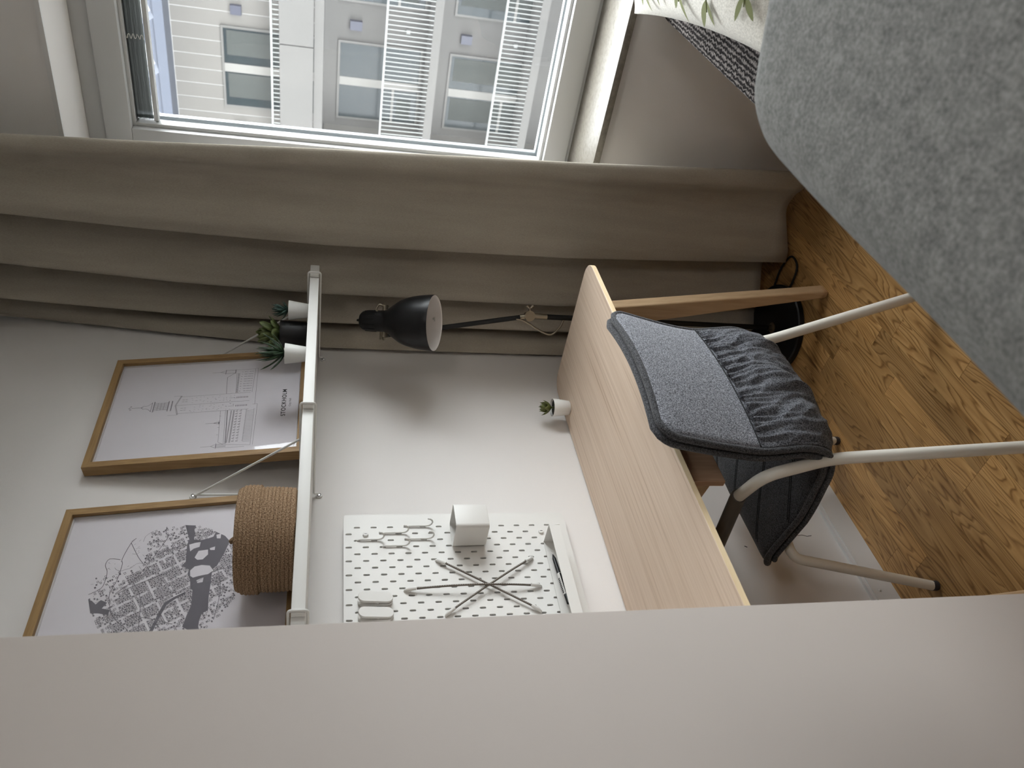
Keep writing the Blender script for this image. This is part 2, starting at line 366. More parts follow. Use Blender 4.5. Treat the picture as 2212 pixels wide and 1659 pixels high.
for (a, b, c, d) in ((-4.4, 0, 0, 0.679), (-4.4, 0, 2.186, 2.5), (-0.40, 0, 0.679, 2.186), (-2.6, -2.33, 0.679, 2.186), (-4.4, -4.1, 0.679, 2.186)):
    box(bm, XW, 2.62, a, b, c, d)
struct(link('wall_right', bm, WHITE))
# a lighter bevelled bead where the recess meets the wall
struct(nbox('trim_1', TRIMW, None, XW-0.004, XW+0.006, -2.33, -0.40, 2.184, 2.196))
bm = bmesh.new(); box(bm, 0.6, 1.98, -0.014, -0.0, 0.0, 0.068, 0.0); box(bm, 0.6, 1.98, -0.010, 0.0, 0.068, 0.077)
bb = struct(link('baseboard_back', bm, TRIMW))
bm = bmesh.new(); lathe(bm, [(0, 0.0045), (0.0015, 0.004), (0.0022, 0.0)], 12, (1.045, -0.0140, 0.048), Vector((0, -1, 0))); link('screw', bm, TRIMW, bb, True)
bm = bmesh.new(); tube(bm, [(1.242, -0.0006, 0.189), (1.244, -0.0006, 0.175), (1.239, -0.0006, 0.16), (1.241, -0.0006, 0.146)], 0.0006, 5); link('pencil_mark', bm, SLOT, wall_back)
bm = bmesh.new(); tube(bm, [(1.210, -0.0006, 0.366), (1.206, -0.0006, 0.359)], 0.0010, 5); link('pencil_mark', bm, SLOT, wall_back)

# ------------------------------------------------------------------ windows
def window(name, ya, yb, detailed):
    win = bpy.data.objects.new(name, None); C.objects.link(win); win['kind'] = 'structure'
    xf = 2.44; z0, z1 = 0.70, 2.186
    def rect_frame(nm, mat, xa, xb, a, b, c, d, t, bev=0.002):
        bm = bmesh.new()
        tt = t if isinstance(t, tuple) else (t, t, t)   # sides, bottom, top
        box(bm, xa, xb, a, b, c, c+tt[1], bev); box(bm, xa, xb, a, b, d-tt[2], d, bev)
        box(bm, xa, xb, a, a+tt[0], c+tt[1], d-tt[2], bev); box(bm, xa, xb, b-tt[0], b, c+tt[1], d-tt[2], bev)
        return link(nm, bm, mat, win, True, auto=40)
    rect_frame('outer_frame', FRAMEW, xf+0.012, 2.56, ya, yb, z0-0.018, z1, (0.045, 0.03, 0.062))
    rect_frame('sash', FRAMEW, xf, 2.52, ya+0.028, yb-0.028, z0+0.012, z1-0.050, (0.05, 0.075, 0.074), 0.003)
    rect_frame('gasket', GASKET, 2.466, 2.476, ya+0.074, yb-0.074, z0+0.083, z1-0.120, 0.005, 0)
    rect_frame('glazing_bead', FRAMEW, 2.462, 2.50, ya+0.078, yb-0.078, z0+0.087, z1-0.124, (0.012, 0.010, 0.010), 0.002)
    rect_frame('spacer', ALU, 2.508, 2.53, ya+0.086, yb-0.086, z0+0.090, z1-0.130, 0.012, 0.001)
    bm = bmesh.new(); box(bm, 2.500, 2.504, ya+0.078, yb-0.078, z0+0.087, z1-0.124); link('pane', bm, GLASS, win)
    bm = bmesh.new(); box(bm, 2.195, 2.455, ya-0.002, yb+(0.03 if yb > -1 else 0.0), 0.679, 0.700, 0.0015); link('sill', bm, STONE, win, True, auto=40)
    bm = bmesh.new(); box(bm, 2.56, 2.80, ya, yb, 0.70, 0.715, 0.001); link('outer_sill', bm, ALU, win)
    return win
win = window('window_1', -2.33, -0.402, True)
window('added_window', -4.1, -2.6, False)  # unseen second window, added to let more daylight into the room
# slatted blind pulled up under the window head
bl = thing('venetian_blind', 'white slatted blind pulled up into a tight stack at the top of the window', 'blind', (2.486, -1.36, 2.05))
W2 = 0.865
def bl_box(nm, mat, hx, z0, z1, w=W2, bev=0.001): return nbox(nm, mat, bl, -hx, hx, -w, w, z0, z1, bev)
bl_box('head_rail', FRAMEW, 0.012, 0.003, 0.022)
sl = None
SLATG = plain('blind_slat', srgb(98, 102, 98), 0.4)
for i in range(11):
    z = 0.0005-i*0.0042
    if sl is None:
        bm = bmesh.new()
        pr = [(-0.011, 0), (-0.004, 0.0012), (0.004, 0.0012), (0.011, 0)]
        vs = [[bm.verts.new((x, s*W2, zz)) for x, zz in pr] for s in (-1, 1)]
        for q in range(3): bm.faces.new((vs[0][q], vs[0][q+1], vs[1][q+1], vs[1][q]))
        g = bmesh.ops.solidify(bm, geom=bm.faces[:], thickness=0.0007)
        sl = link('slat', bm, SLATG, bl, False, (0, 0, z))
    else: copy_part(sl, bl, (0.0015*math.sin(i*2.1), 0, z))
bl_box('bottom_rail', FRAMEW, 0.012, -0.060, -0.0475)
for yy in (0.62, -0.30):
    bm = bmesh.new()
    pts = [(-0.0145+0.002*math.sin(i*2.6), yy+0.007*math.sin(i*1.9), 0.002-i*0.0034) for i in range(15)]
    tube(bm, spline(pts, 4), 0.0011, 5); link('ladder_cord', bm, PLW, bl, True)

# ------------------------------------------------------------------ wardrobe on the left (plain front)
wd = thing('wardrobe', 'tall plain off-white wardrobe with a flat front, close by in front of the desk end', 'wardrobe', (0.13, -0.3, 0))
nbox('carcass', WARD, wd, -0.5, 0.498, -0.278, 0.295, 0.0, 2.40)
nbox('door', WARD, wd, -0.5, 0.498, -0.30, -0.281, 0.004, 2.397, 0.0012)

# ------------------------------------------------------------------ curtain
def curtain():
    levels = {  # z: right edge, F1, F2, F3, F4(x,y)
        2.46: (-0.575, -0.385, -0.235, -0.115, (2.10, -0.02)),
        2.30: (-0.590, -0.380, -0.223, -0.103, (2.088, -0.018)),
        1.90: (-0.606, -0.362, -0.196, -0.080, (2.045, -0.014)),
        1.50: (-0.628, -0.350, -0.182, -0.072, (2.006, -0.012)),
        0.75: (-0.660, -0.362, -0.182, -0.075, (2.012, -0.012)),
        0.35: (-0.682, -0.380, -0.205, -0.095, (2.02, -0.012)),
        0.02: (-0.700, -0.398, -0.235, -0.12, (2.03, -0.012))}
    zs = sorted(levels)
    def prof(L, z):
        Rr, F1, F2, F3, F4 = L
        fx = 2.052
        d = 0.75+0.25*math.sin(z*1.7+0.5)
        w1 = F1-Rr
        p = [(2.098, Rr+0.010), (2.080, Rr), (2.068, Rr+0.035*w1/0.27), (2.096, Rr+w1*0.28), (2.108, Rr+w1*0.46), (2.078, Rr+w1*0.66), (2.052, Rr+w1*0.84), (fx, F1-0.012), (fx+0.006, F1), (2.086, F1-0.006), (2.135, F1-0.030), (2.146, F1+0.004)]
        w2 = F2-F1
        p += [(2.116+0.008*d, F1+w2*0.30), (2.092, F1+w2*0.54), (2.062, F1+w2*0.80), (fx, F2-0.010), (fx+0.006, F2), (2.088, F2-0.006), (2.134, F2-0.024), (2.144, F2+0.004)]
        w3 = F3-F2
        p += [(2.114, F2+w3*0.38), (2.070, F2+w3*0.74), (fx+0.004, F3-0.008), (fx+0.010, F3), (2.088, F3-0.004), (2.126, F3-0.014), (2.130, F3+0.006)]
        p += [(2.108, (F3*0.6+F4[1]*0.4)), ((2.07+F4[0])/2+0.01, F4[1]-0.03), (F4[0]+0.006, F4[1]-0.006), (F4[0], F4[1])]
        return [Vector((a, b, 0)) for a, b in p]
    nz = 40; rows = []
    for i in range(nz+1):
        z = zs[0]+(zs[-1]-zs[0])*i/nz
        j = max(q for q in range(len(zs)) if zs[q] <= z+1e-6); j = min(j, len(zs)-2)
        t = (z-zs[j])/(zs[j+1]-zs[j])
        A, B = levels[zs[j]], levels[zs[j+1]]
        L = tuple(A[q]*(1-t)+B[q]*t for q in range(4))+(tuple(A[4][q]*(1-t)+B[4][q]*t for q in (0, 1)),)
        pr = spline(prof(L, z), 5)
        row = []
        for q, v in enumerate(pr):
            nx = 0.0035*noise.noise(Vector((q*0.09, z*1.4, 3.1)))
            zz = z
            if i == 0: zz = 0.03+0.020*math.sin(q*0.11)+0.012*(v.x-2.05)/0.08
            row.append((v.x+nx, v.y, zz))
        rows.append(row)
    bm = bmesh.new(); V = [[bm.verts.new(p) for p in r] for r in rows]
    for a, b in zip(V, V[1:]):
        for q in range(len(a)-1): bm.faces.new((a[q], a[q+1], b[q+1], b[q]))
    o = link('curtain', bm, LINEN, None, True)
    s = o.modifiers.new('thick', 'SOLIDIFY'); s.thickness = 0.0025; s.offset = 0
    tag(o, 'long grey-beige linen curtain hanging in deep folds in the corner beside the window', 'curtain')
curtain()

# ------------------------------------------------------------------ desk
desk = thing('desk', 'pale ash veneer desk with rounded corners and tapered wooden legs against the wall', 'desk', (1.28, -0.238, 0))
def rounded_slab(x0, x1, y0, y1, z0, z1, r, n=8, ch=0.0):
    bm = bmesh.new(); P = []
    for cx, cy, a0 in ((x1-r, y1-r, 0), (x0+r, y1-r, 90), (x0+r, y0+r, 180), (x1-r, y0+r, 270)):
        for q in range(n+1):
            a = R(a0+90*q/n); P.append((cx+r*math.cos(a), cy+r*math.sin(a)))
    def inset(p, d):
        cx, cy = (x0+x1)/2, (y0+y1)/2
        return (p[0]-math.copysign(d, p[0]-cx) if abs(p[0]-cx) > (x1-x0)/2-r*1.01 else p[0], p[1]-math.copysign(d, p[1]-cy) if abs(p[1]-cy) > (y1-y0)/2-r*1.01 else p[1])
    t = [bm.verts.new((*inset(p, 0.001), z1)) for p in P]; u = [bm.verts.new((*p, z1-0.0012)) for p in P]; l = [bm.verts.new((*p, z0+ch)) for p in P]; b = [bm.verts.new((*inset(p, ch*1.6), z0)) for p in P]
    m = len(P); bm.faces.new(t); bm.faces.new(b[::-1]).material_index = 1
    for A, B, mi in ((t, u, 0), (u, l, 1), (l, b, 1)):
        for q in range(m): bm.faces.new((A[(q+1) % m], A[q], B[q], B[(q+1) % m])).material_index = mi
    bmesh.ops.recalc_face_normals(bm, faces=bm.faces[:])
    return bm
bm = rounded_slab(-0.645, 0.588, -0.234, 0.232, 0.745, 0.762, 0.05, 8, 0.004); link('tabletop', bm, [ASH, ASHE], desk)
def dleg(sx, sy):
    bm = bmesh.new(); rows = []
    # (z, front y, back y): tapered plank splayed outwards towards the desk front
    for z, yf, yb, xi, xo in ((0.745, -0.100, -0.022, 0.528, 0.568), (0.02, -0.207, -0.180, 0.530, 0.568), (0.004, -0.206, -0.186, 0.532, 0.566), (0.0, -0.203, -0.190, 0.534, 0.564)):
        rows.append([bm.verts.new((sx*x, sy*y, z)) for x, y in ((xi, yf), (xo, yf), (xo, yb), (xi, yb))])
    for A, B in zip(rows, rows[1:]):
        for q in range(4): bm.faces.new((A[q], A[(q+1) % 4], B[(q+1) % 4], B[q]))
    bm.faces.new(rows[0]); bm.faces.new(rows[-1])
    bmesh.ops.recalc_face_normals(bm, faces=bm.faces[:])
    es = [e for e in bm.edges if abs(e.verts[0].co.z-e.verts[1].co.z) > 0.1]
    bmesh.ops.bevel(bm, geom=es, offset=0.006, segments=4, profile=0.5, affect='EDGES')
    link('leg', bm, BEECH, desk, True, auto=35)
for sx in (1, -1):
    for sy in (1, -1): dleg(sx, sy)
bm = bmesh.new(); box(bm, -0.245, 0.245, -0.203, -0.188, 0.655, 0.738, 0.002); dr = link('drawer', bm, DRAWW, desk)
for x in (-0.232, 0.218):
    bm = bmesh.new()
    vs = [bm.verts.new((x+dx, y, z)) for dx in (0, 0.014) for (y, z) in ((-0.188, 0.742), (-0.188, 0.675), (-0.11, 0.690), (-0.05, 0.742))]
    bm.faces.new(vs[:4]); bm.faces.new(vs[4:][::-1])
    for q in range(4): bm.faces.new((vs[q], vs[(q+1) % 4], vs[4+(q+1) % 4], vs[4+q]))
    bmesh.ops.recalc_face_normals(bm, faces=bm.faces[:]); link('drawer_runner', bm, BEECH, desk)

# ------------------------------------------------------------------ chair
CX = 1.240
chair = thing('armchair', 'dark grey felt shell chair with off-white tube legs and armrests pulled up to the desk', 'chair', (CX, -0.36, 0))
prof = spline([(-0.566, 0.842, 0), (-0.546, 0.76, 0), (-0.529, 0.68, 0), (-0.520, 0.61, 0), (-0.526, 0.55, 0), (-0.530, 0.505, 0), (-0.512, 0.455, 0), (-0.46, 0.426, 0), (-0.36, 0.420, 0), (-0.27, 0.430, 0), (-0.20, 0.438, 0), (-0.165, 0.428, 0), (-0.150, 0.405, 0)], 7)
hw_pts = [(0, 0.209), (0.09, 0.207), (0.18, 0.205), (0.28, 0.207), (0.36, 0.206), (0.43, 0.201), (0.50, 0.202), (0.60, 0.212), (0.70, 0.210), (0.80, 0.204), (1.0, 0.20)]
arc = [0]
for a, b in zip(prof, prof[1:]): arc.append(arc[-1]+(b-a).length)
LT = arc[-1]
def hw(s):
    for (a, b), (c, d) in zip(hw_pts, hw_pts[1:]):
        if s <= c: return b+(d-b)*(s-a)/(c-a)
    return hw_pts[-1][1]
def shell_pt(i, u, off=0.0):
    s = arc[i]; p = prof[i]; h = hw(s)
    rc = 0.040
    for dist in (s, LT-s):
        if dist < rc: h -= rc-math.sqrt(max(0, rc*rc-(rc-dist)**2))
    q0 = prof[max(i-1, 0)]; q1 = prof[min(i+1, len(prof)-1)]
    t = (q1-q0).normalized(); nrm = Vector((-t.y, t.x))   # (y,z) plane: outward (back / underneath) normal
    nrm = Vector((t.y, -t.x))
    bow = (0.018 if s < 0.42 else 0.018*max(0, 1-(s-0.42)/0.12)-0.010*min(1, (s-0.42)/0.2))*(1-u*u)
    edge = 0.018*max(0.0, s-0.46)*4*(abs(u)**3)*0.5
    o = off+bow
    # outward for the backrest is -y, for the seat -z
    return Vector((u*h, p.x+0.36+nrm.x*o, p.y+nrm.y*o+edge))
# check outward direction: at the top t ~ (+,-) so nrm = (t.y,-t.x) = (-,-)
def sheet(i0, i1, nu, off0, off1, edge_round=0.0):
    bm = bmesh.new(); A = []; B = []
    for i in range(i0, i1+1):
        ra = []; rb = []
        for k in range(nu+1):
            u = -1+2*k/nu
            u = math.copysign(1-(1-abs(u))**1.0, u)
            m = min(1.0, (1-abs(u))*6+0.0)
            r_ = math.sqrt(max(0.0, 1-(1-m)**2)); mid = (off0+off1)/2; hh = (off1-off0)/2*(0.45+0.55*r_)
            ends = min(1.0, min(arc[i]-arc[i0]+0.0, arc[i1]-arc[i])/0.02); hh *= 0.5+0.5*math.sqrt(max(0, 1-(1-ends)**2))
            ra.append(bm.verts.new(shell_pt(i, u, mid-hh))); rb.append(bm.verts.new(shell_pt(i, u, mid+hh)))
        A.append(ra); B.append(rb)
    for Rr in (A, B):
        for a, b in zip(Rr, Rr[1:]):
            for k in range(nu): bm.faces.new((a[k], a[k+1], b[k+1], b[k]))
    for a, b in zip(A, B): pass
    for i in range(len(A)-1):
        for k in (0, nu): bm.faces.new((A[i][k], A[i+1][k], B[i+1][k], B[i][k]))
    for k in range(nu):
        for i in (0, len(A)-1): bm.faces.new((A[i][k], A[i][k+1], B[i][k+1], B[i][k]))
    bmesh.ops.recalc_face_normals(bm, faces=bm.faces[:])
    return bm
NB = max(i for i in range(len(arc)) if arc[i] < 0.44)
NP = len(prof)-1
link('shell', sheet(0, NP, 24, -0.012, 0.012), FELT, chair, True)
link('back_cover', sheet(0, NB+3, 24, 0.0135, 0.0185), FELTB, chair, True)
# piping along the rim of the shell
def rim(off, grow, n0, n1):
    pts = []
    L_ = [shell_pt(i, -1, off)+Vector((-grow, 0, 0)) for i in range(n0, n1+1)]
    R_ = [shell_pt(i, 1, off)+Vector((grow, 0, 0)) for i in range(n0, n1+1)]
    top = [shell_pt(n0, -1+2*k/12, off) for k in range(1, 12)]
    return L_[::-1]+top+R_
for off in (-0.007, 0.0125):
    bm = bmesh.new(); tube(bm, rim(off, 0.001, 0, NP), 0.0072, 10); link('piping', bm, FELT, chair, True)
# gathered pocket on the lower back
def pocket():
    i0 = min(i for i in range(len(arc)) if arc[i] > 0.235); i1 = NB+3; nu = 150
    bm = bmesh.new(); rows = []
    sub = 5
    for i in range(i0, i1):
        for j in range(sub):
            row = []
            for k in range(nu+1):
                u = -0.985+1.97*k/nu
                a = shell_pt(i, u, 0.0); b = shell_pt(i+1, u, 0.0); base = a.lerp(b, j/sub)
                a2 = shell_pt(i, u, 0.02); b2 = shell_pt(i+1, u, 0.02); nn = (a2.lerp(b2, j/sub)-base).normalized()
                s = (arc[i]+(arc[i+1]-arc[i])*j/sub-arc[i0])/(arc[i1]-arc[i0])
                g = noise.noise(Vector((u*24, s*2.2, 0.3)))*0.015*math.exp(-s*3.5)+0.0012*math.exp(-s*9)*math.sin(u*90+9*noise.noise(Vector((u*5, s*3, 2))))
                w2_ = 0.024*(abs(noise.noise(Vector((u*3.2+s*1.6, s*2.6, 7.7))))-0.2)*math.sin(math.pi*min(1, s*1.1))+0.013*(0.25-abs(noise.noise(Vector((u*6-s*3, s*4, 1.7)))))*math.sin(math.pi*min(1, s))
                puff = 0.018*math.sin(math.pi*min(1, (s+0.03)))**0.6*(1-u**4)
                e = min(1, (1-abs(u))*14)
                row.append(bm.verts.new(base+nn*(0.019+(g+w2_+puff)*e)+Vector((0, 0, 0.0015*math.sin(u*70)*(1-min(1, s*8))))))
            rows.append(row)
    for a, b in zip(rows, rows[1:]):
        for k in range(nu): bm.faces.new((a[k], a[k+1], b[k+1], b[k]))
    bmesh.ops.solidify(bm, geom=bm.faces[:], thickness=0.0015)
    bmesh.ops.recalc_face_normals(bm, faces=bm.faces[:])
    link('gathered_pocket', bm, FELTB, chair, True)
    bm = bmesh.new(); tube(bm, [shell_pt(i0, -0.985+1.97*k/60, 0.0195)+Vector((0, 0, 0.002)) for k in range(61)], 0.0014, 6); link('seam', bm, STITCH, chair, True)
pocket()
# quilting lines on the seat, in pairs
def seat_pt(u, s, off):
    i = max(q for q in range(len(arc)) if arc[q] <= s); i = min(i, NP-1); t = (s-arc[i])/(arc[i+1]-arc[i])
    return shell_pt(i, u, off).lerp(shell_pt(i+1, u, off), t)
SS, SE = 0.40, LT-0.02
for (u0, s0, u1, s1) in ((0.9, 0.44, -0.15, SE-0.02), (0.35, 0.40, -0.75, SE-0.03), (-0.25, 0.40, -0.93, 0.62), (0.97, 0.58, 0.5, SE-0.02)):
    for d in (-0.018, 0.018):
        bm = bmesh.new(); pts = []
        for k in range(25):
            t = k/24; u = u0+(u1-u0)*t+d; s = s0+(s1-s0)*(t+0.10*math.sin(t*math.pi))
            pts.append(seat_pt(max(-0.96, min(0.96, u)), min(s, SE), -0.0118))
        tube(bm, pts, 0.0013, 6); link('stitch_line', bm, STITCH, chair, True)
# steel frame: rear leg running up into the arm, arm sleeve, front legs
YO = 0.36
def ctube(name, pts, r, mat=CHAIRM, rf=0.04, n=14, parent=chair):
    bm = bmesh.new(); tube(bm, fillet(pts, rf, 7), r, n); return link(name, bm, mat, parent, True, auto=50)
def cw(x, y, z): return Vector((x-CX, y+YO, z))
for side in (-1, 1):
    if side < 0:
        foot = cw(0.925, -0.665, 0.012); J = cw(1.040, -0.505, 0.43); A = cw(1.004, -0.490, 0.600); B = cw(1.043, -0.385, 0.602); E = cw(1.034, -0.225, 0.600); F2_ = cw(0.965, -0.142, 0.012); T2 = cw(1.012, -0.205, 0.405)
    else:
        foot = cw(1.460, -0.675, 0.012); J = cw(1.455, -0.505, 0.405); A = cw(1.450, -0.470, 0.600); B = cw(1.432, -0.385, 0.602); E = cw(1.440, -0.225, 0.600); F2_ = cw(1.479, -0.140, 0.012); T2 = cw(1.432, -0.205, 0.405)
    ctube('leg', [foot, J, A, B], 0.0130, rf=0.045)
    ctube('armrest', [B.lerp(A, 0.03), B, E], 0.0168, DGREY, 0.01)
    ctube('leg', [F2_, T2, T2+Vector((-side*0.05, -0.02, 0.005))], 0.0120, rf=0.03)
    ctube('bracket', [J+Vector((0, 0.0, -0.004)), J+Vector((-side*0.035, 0.018, -0.012)), T2+Vector((-side*0.05, -0.25, -0.008)), T2+Vector((-side*0.05, -0.02, 0.004))], 0.0085, rf=0.03)
    for f in (foot, F2_):
        bm = bmesh.new(); lathe(bm, [(-0.012, 0.0), (-0.012, 0.0115), (-0.008, 0.0125), (0.004, 0.0125), (0.006, 0.0)], 16, f); link('foot_cap', bm, RUBB, chair, True, auto=50)

# ------------------------------------------------------------------ wall shelf
shelf = thing('wall_shelf', 'long white wall shelf carried by three white wire brackets above the desk', 'shelf', (1.41, -0.15, 1.50))
nbox('board', METW, shelf, 0.800-1.41, 2.024-1.41, -0.300+0.15, -0.012+0.15, 1.503-1.5, 1.528-1.5, 0.0015)
for bx in (1.960, 1.400, 0.845):
    def b_(y, z): return (bx-1.41, y+0.15, z-1.5)
    bm = bmesh.new(); r = 0.0028
    tube(bm, fillet([b_(-0.010, 1.487), b_(-0.010, 1.4985), b_(-0.30, 1.4985)], 0.008, 5), r, 8)
    tube(bm, fillet([b_(-0.30, 1.4985), b_(-0.316, 1.4985), b_(-0.316, 1.5325), b_(-0.30, 1.5325), b_(-0.19, 1.5325), b_(-0.014, 1.5325)], 0.010, 5), r, 8)
    tube(bm, [b_(-0.20, 1.534), b_(-0.008, 1.778)], r, 8)
    tube(bm, [b_(-0.008, 1.53), b_(-0.008, 1.785)], r, 8)
    br = link('bracket', bm, METW, shelf, True, auto=50)
    bm = bmesh.new(); box(bm, bx-1.41-0.0045, bx-1.41+0.0045, -0.314+0.15, -0.301+0.15, 0.003, 0.028, 0.002); link('end_stop', bm, METW, br)
    for zz in (1.486, 1.787):
        bm = bmesh.new(); lathe(bm, [(0, 0.0085), (0.003, 0.0085), (0.0042, 0.0075), (0.0042, 0.0)], 16, b_(0, zz), Vector((0, -1, 0)))
        pt = link('fixing_plate', bm, METW, br, True, auto=40)
        bm = bmesh.new(); lathe(bm, [(0.0040, 0.0055), (0.0062, 0.005), (0.0070, 0.0035), (0.0055, 0.0025), (0.0055, 0.0)], 14, b_(0, zz), Vector((0, -1, 0))); link('screw', bm, CHROME, br, True, auto=40)

# ------------------------------------------------------------------ framed pictures leaning on the shelf
LEAN = math.atan2(0.063, 0.520); FH = 0.5238
def stroke(bm, pts, wd, z=0.0):
    pts = [Vector((p[0], p[1])) for p in pts]
    for a, b in zip(pts, pts[1:]):
        d = b-a
        if d.length < 1e-6: continue
        n_ = Vector((-d.y, d.x)).normalized()*wd/2
        bm.faces.new([bm.verts.new((q.x, q.y, z)) for q in (a-n_, b-n_, b+n_, a+n_)])
def poly(bm, pts, z=0.0):
    f = bm.faces.new([bm.verts.new((p[0], p[1], z)) for p in pts]); 
    if f.calc_area() and f.normal.z < 0: f.normal_flip()
def picture(x0, x1, label, draw):
    t = thing('picture_frame', label, 'picture', ((x0+x1)/2, -0.098, 1.528))
    hwid = (x1-x0)/2; rw = 0.0175; dp = 0.030
    Mx = Matrix.Rotation(-LEAN, 4, 'X')  # tilt back
    def add(nm, bm, mat, **k):
        bmesh.ops.transform(bm, matrix=Mx, verts=bm.verts[:]); return link(nm, bm, mat, t, **k)
    for sgn in (-1, 1):
        bm = bmesh.new(); xa, xb = (-hwid, -hwid+rw) if sgn < 0 else (hwid-rw, hwid)
        vs = []
        for y in (0, dp):
            out, inn = (xa, xb) if sgn < 0 else (xb, xa)
            vs.append([bm.verts.new(p) for p in ((out, y, 0), (inn, y, rw), (inn, y, FH-rw), (out, y, FH))])
        bm.faces.new(vs[0]); bm.faces.new(vs[1][::-1])
        for q in range(4): bm.faces.new((vs[0][q], vs[0][(q+1) % 4], vs[1][(q+1) % 4], vs[1][q]))
        bmesh.ops.recalc_face_normals(bm, faces=bm.faces[:]); add('frame_rail', bm, OAKFZ)
    for sgn in (-1, 1):
        bm = bmesh.new(); vs = []
        for y in (0, dp):
            zo, zi = (0, rw) if sgn < 0 else (FH, FH-rw)
            vs.append([bm.verts.new(p) for p in ((-hwid, y, zo), (hwid, y, zo), (hwid-rw, y, zi), (-hwid+rw, y, zi))])
        bm.faces.new(vs[0]); bm.faces.new(vs[1][::-1])
        for q in range(4): bm.faces.new((vs[0][q], vs[0][(q+1) % 4], vs[1][(q+1) % 4], vs[1][q]))
        bmesh.ops.recalc_face_normals(bm, faces=bm.faces[:]); add('frame_rail', bm, OAKF)
    bm = bmesh.new(); box(bm, -hwid+rw, hwid-rw, 0.0145, 0.018, rw, FH-rw); pap = add('print', bm, PAPER)
    bm = bmesh.new()
    a = rw; 
    for (p, q, r_, s_) in ((-hwid+a, -hwid+a+0.003, a, FH-a), (hwid-a-0.003, hwid-a, a, FH-a)): box(bm, p, q, 0.010, 0.0145, r_, s_)
    box(bm, -hwid+a, hwid-a, 0.010, 0.0145, FH-a-0.003, FH-a); box(bm, -hwid+a, hwid-a, 0.010, 0.0145, a, a+0.003)
    add('inner_spacer', bm, PLW)
    bm = bmesh.new(); box(bm, -hwid+rw, hwid-rw, 0.0085, 0.0100, rw, FH-rw); add('glass', bm, PGLASS)
    M4 = Mx @ Matrix.Translation((-(x0+x1)/2, 0.01425, 0)) @ Matrix.Rotation(R(90), 4, 'X')   # (x,v) drawing plane
    draw(t, pap, M4)
def ink(name, bm, mat, parent, M4, stuff=True):
    bmesh.ops.transform(bm, matrix=M4, verts=bm.verts[:]); o = link(name, bm, mat, parent)
    if stuff: o['kind'] = 'stuff'
    return o
def city_hall(t, pap, M4):
    bm = bmesh.new(); bk = bmesh.new(); lw = 0.0007
    S = lambda *p, w_=lw: stroke(bm, p, w_)
    K = lambda *p, w_=0.0010: stroke(bk, p, w_)
    q = random.Random(5)
    # tower
    S((1.7233, 0.336), (1.7245, 0.152)); S((1.6555, 0.336), (1.6558, 0.152)); S((1.6885, 0.342), (1.6895, 0.152))
    K((1.7275, 0.333), (1.6885, 0.3440), (1.6505, 0.334)); K((1.7275, 0.331), (1.6885, 0.3415), (1.6505, 0.332)); S((1.7275, 0.333), (1.7275, 0.352)); S((1.6505, 0.334), (1.6505, 0.358))
    for xx in (1.672, 1.706):
        for z in (0.322, 0.314): K((xx-0.004, z), (xx-0.004, z+0.006)); K((xx+0.004, z), (xx+0.004, z+0.006))
        for z in range(12): 
            for _ in range(3): x_ = xx+q.uniform(-0.012, 0.012); zz = 0.19+z*0.010+q.uniform(-.002, .002); S((x_, zz), (x_, zz+0.003))
        for z in range(8): K((xx-0.003, 0.158+z*0.004), (xx+0.003, 0.158+z*0.004), w_=0.0016)
        S((xx, 0.19), (xx, 0.206))
    # lantern and crowns
    for z, h_ in ((0.352, 0.020), (0.3535, 0.021), (0.361, 0.021), (0.362, 0.019), (0.397, 0.0205), (0.3985, 0.021), (0.4035, 0.019)): K((1.6885-h_, z), (1.6885+h_, z), w_=0.0012)
    for k in range(9):
        x_ = 1.6885-0.015+k*0.00375; K((x_, 0.363), (x_*0.9+1.6885*0.1, 0.380), (x_, 0.396), w_=0.0008)
    for z in (0.372, 0.380, 0.388): S((1.6735, z), (1.7035, z))
    K((1.672, 0.404), (1.680, 0.411), (1.684, 0.418), (1.682, 0.424), (1.6885, 0.430)); K((1.705, 0.404), (1.697, 0.411), (1.693, 0.418), (1.695, 0.424), (1.6885, 0.430))
    K((1.6885, 0.424), (1.689, 0.454), w_=0.0012)
    for dx in (-0.006, 0, 0.006):
        for k in range(6): a = R(60*k); b = R(60*k+60); K((1.689+dx+0.002*math.cos(a), 0.456+0.002*math.sin(a)+(0.003 if dx == 0 else 0)), (1.689+dx+0.002*math.cos(b), 0.456+0.002*math.sin(b)+(0.003 if dx == 0 else 0)))
    # right wing
    S((1.8265, 0.1985), (1.8265, 0.146), (1.7245, 0.148)); S((1.724, 0.190), (1.812, 0.196)); S((1.724, 0.186), (1.812, 0.192)); K((1.7243, 0.2156), (1.7951, 0.2201), (1.8126, 0.2013))
    for k in range(34): x_ = 1.727+k*0.0025; K((x_, 0.187), (x_, 0.192), w_=0.0009)
    for c in range(9):
        x_ = 1.732+c*0.0105
        for z in (0.1795, 0.170, 0.1665, 0.160, 0.1565, 0.151): K((x_, z), (x_, z+q.choice((0.002, 0.004, 0.005))), w_=0.0013)
    # right turret
    for p in ([(1.8115, 0.1985), (1.8115, 0.226), (1.8275, 0.226), (1.8275, 0.1985)], [(1.8145, 0.200), (1.8145, 0.226)], [(1.8245, 0.200), (1.8245, 0.226)]): S(*p)
    K((1.8095, 0.227), (1.8295, 0.227)); K((1.815, 0.229), (1.8195, 0.240), (1.824, 0.229)); K((1.8195, 0.24), (1.8195, 0.263), w_=0.0008)
    K((1.812, 0.200), (1.8275, 0.200), w_=0.002)
    # base lines
    S((1.829, 0.139), (1.674, 0.137), (1.674, 0.143)); S((1.829, 0.146), (1.829, 0.139)); S((1.6745, 0.130), (1.516, 0.130)); S((1.6745, 0.130), (1.6745, 0.137)); S((1.516, 0.136), (1.656, 0.137))
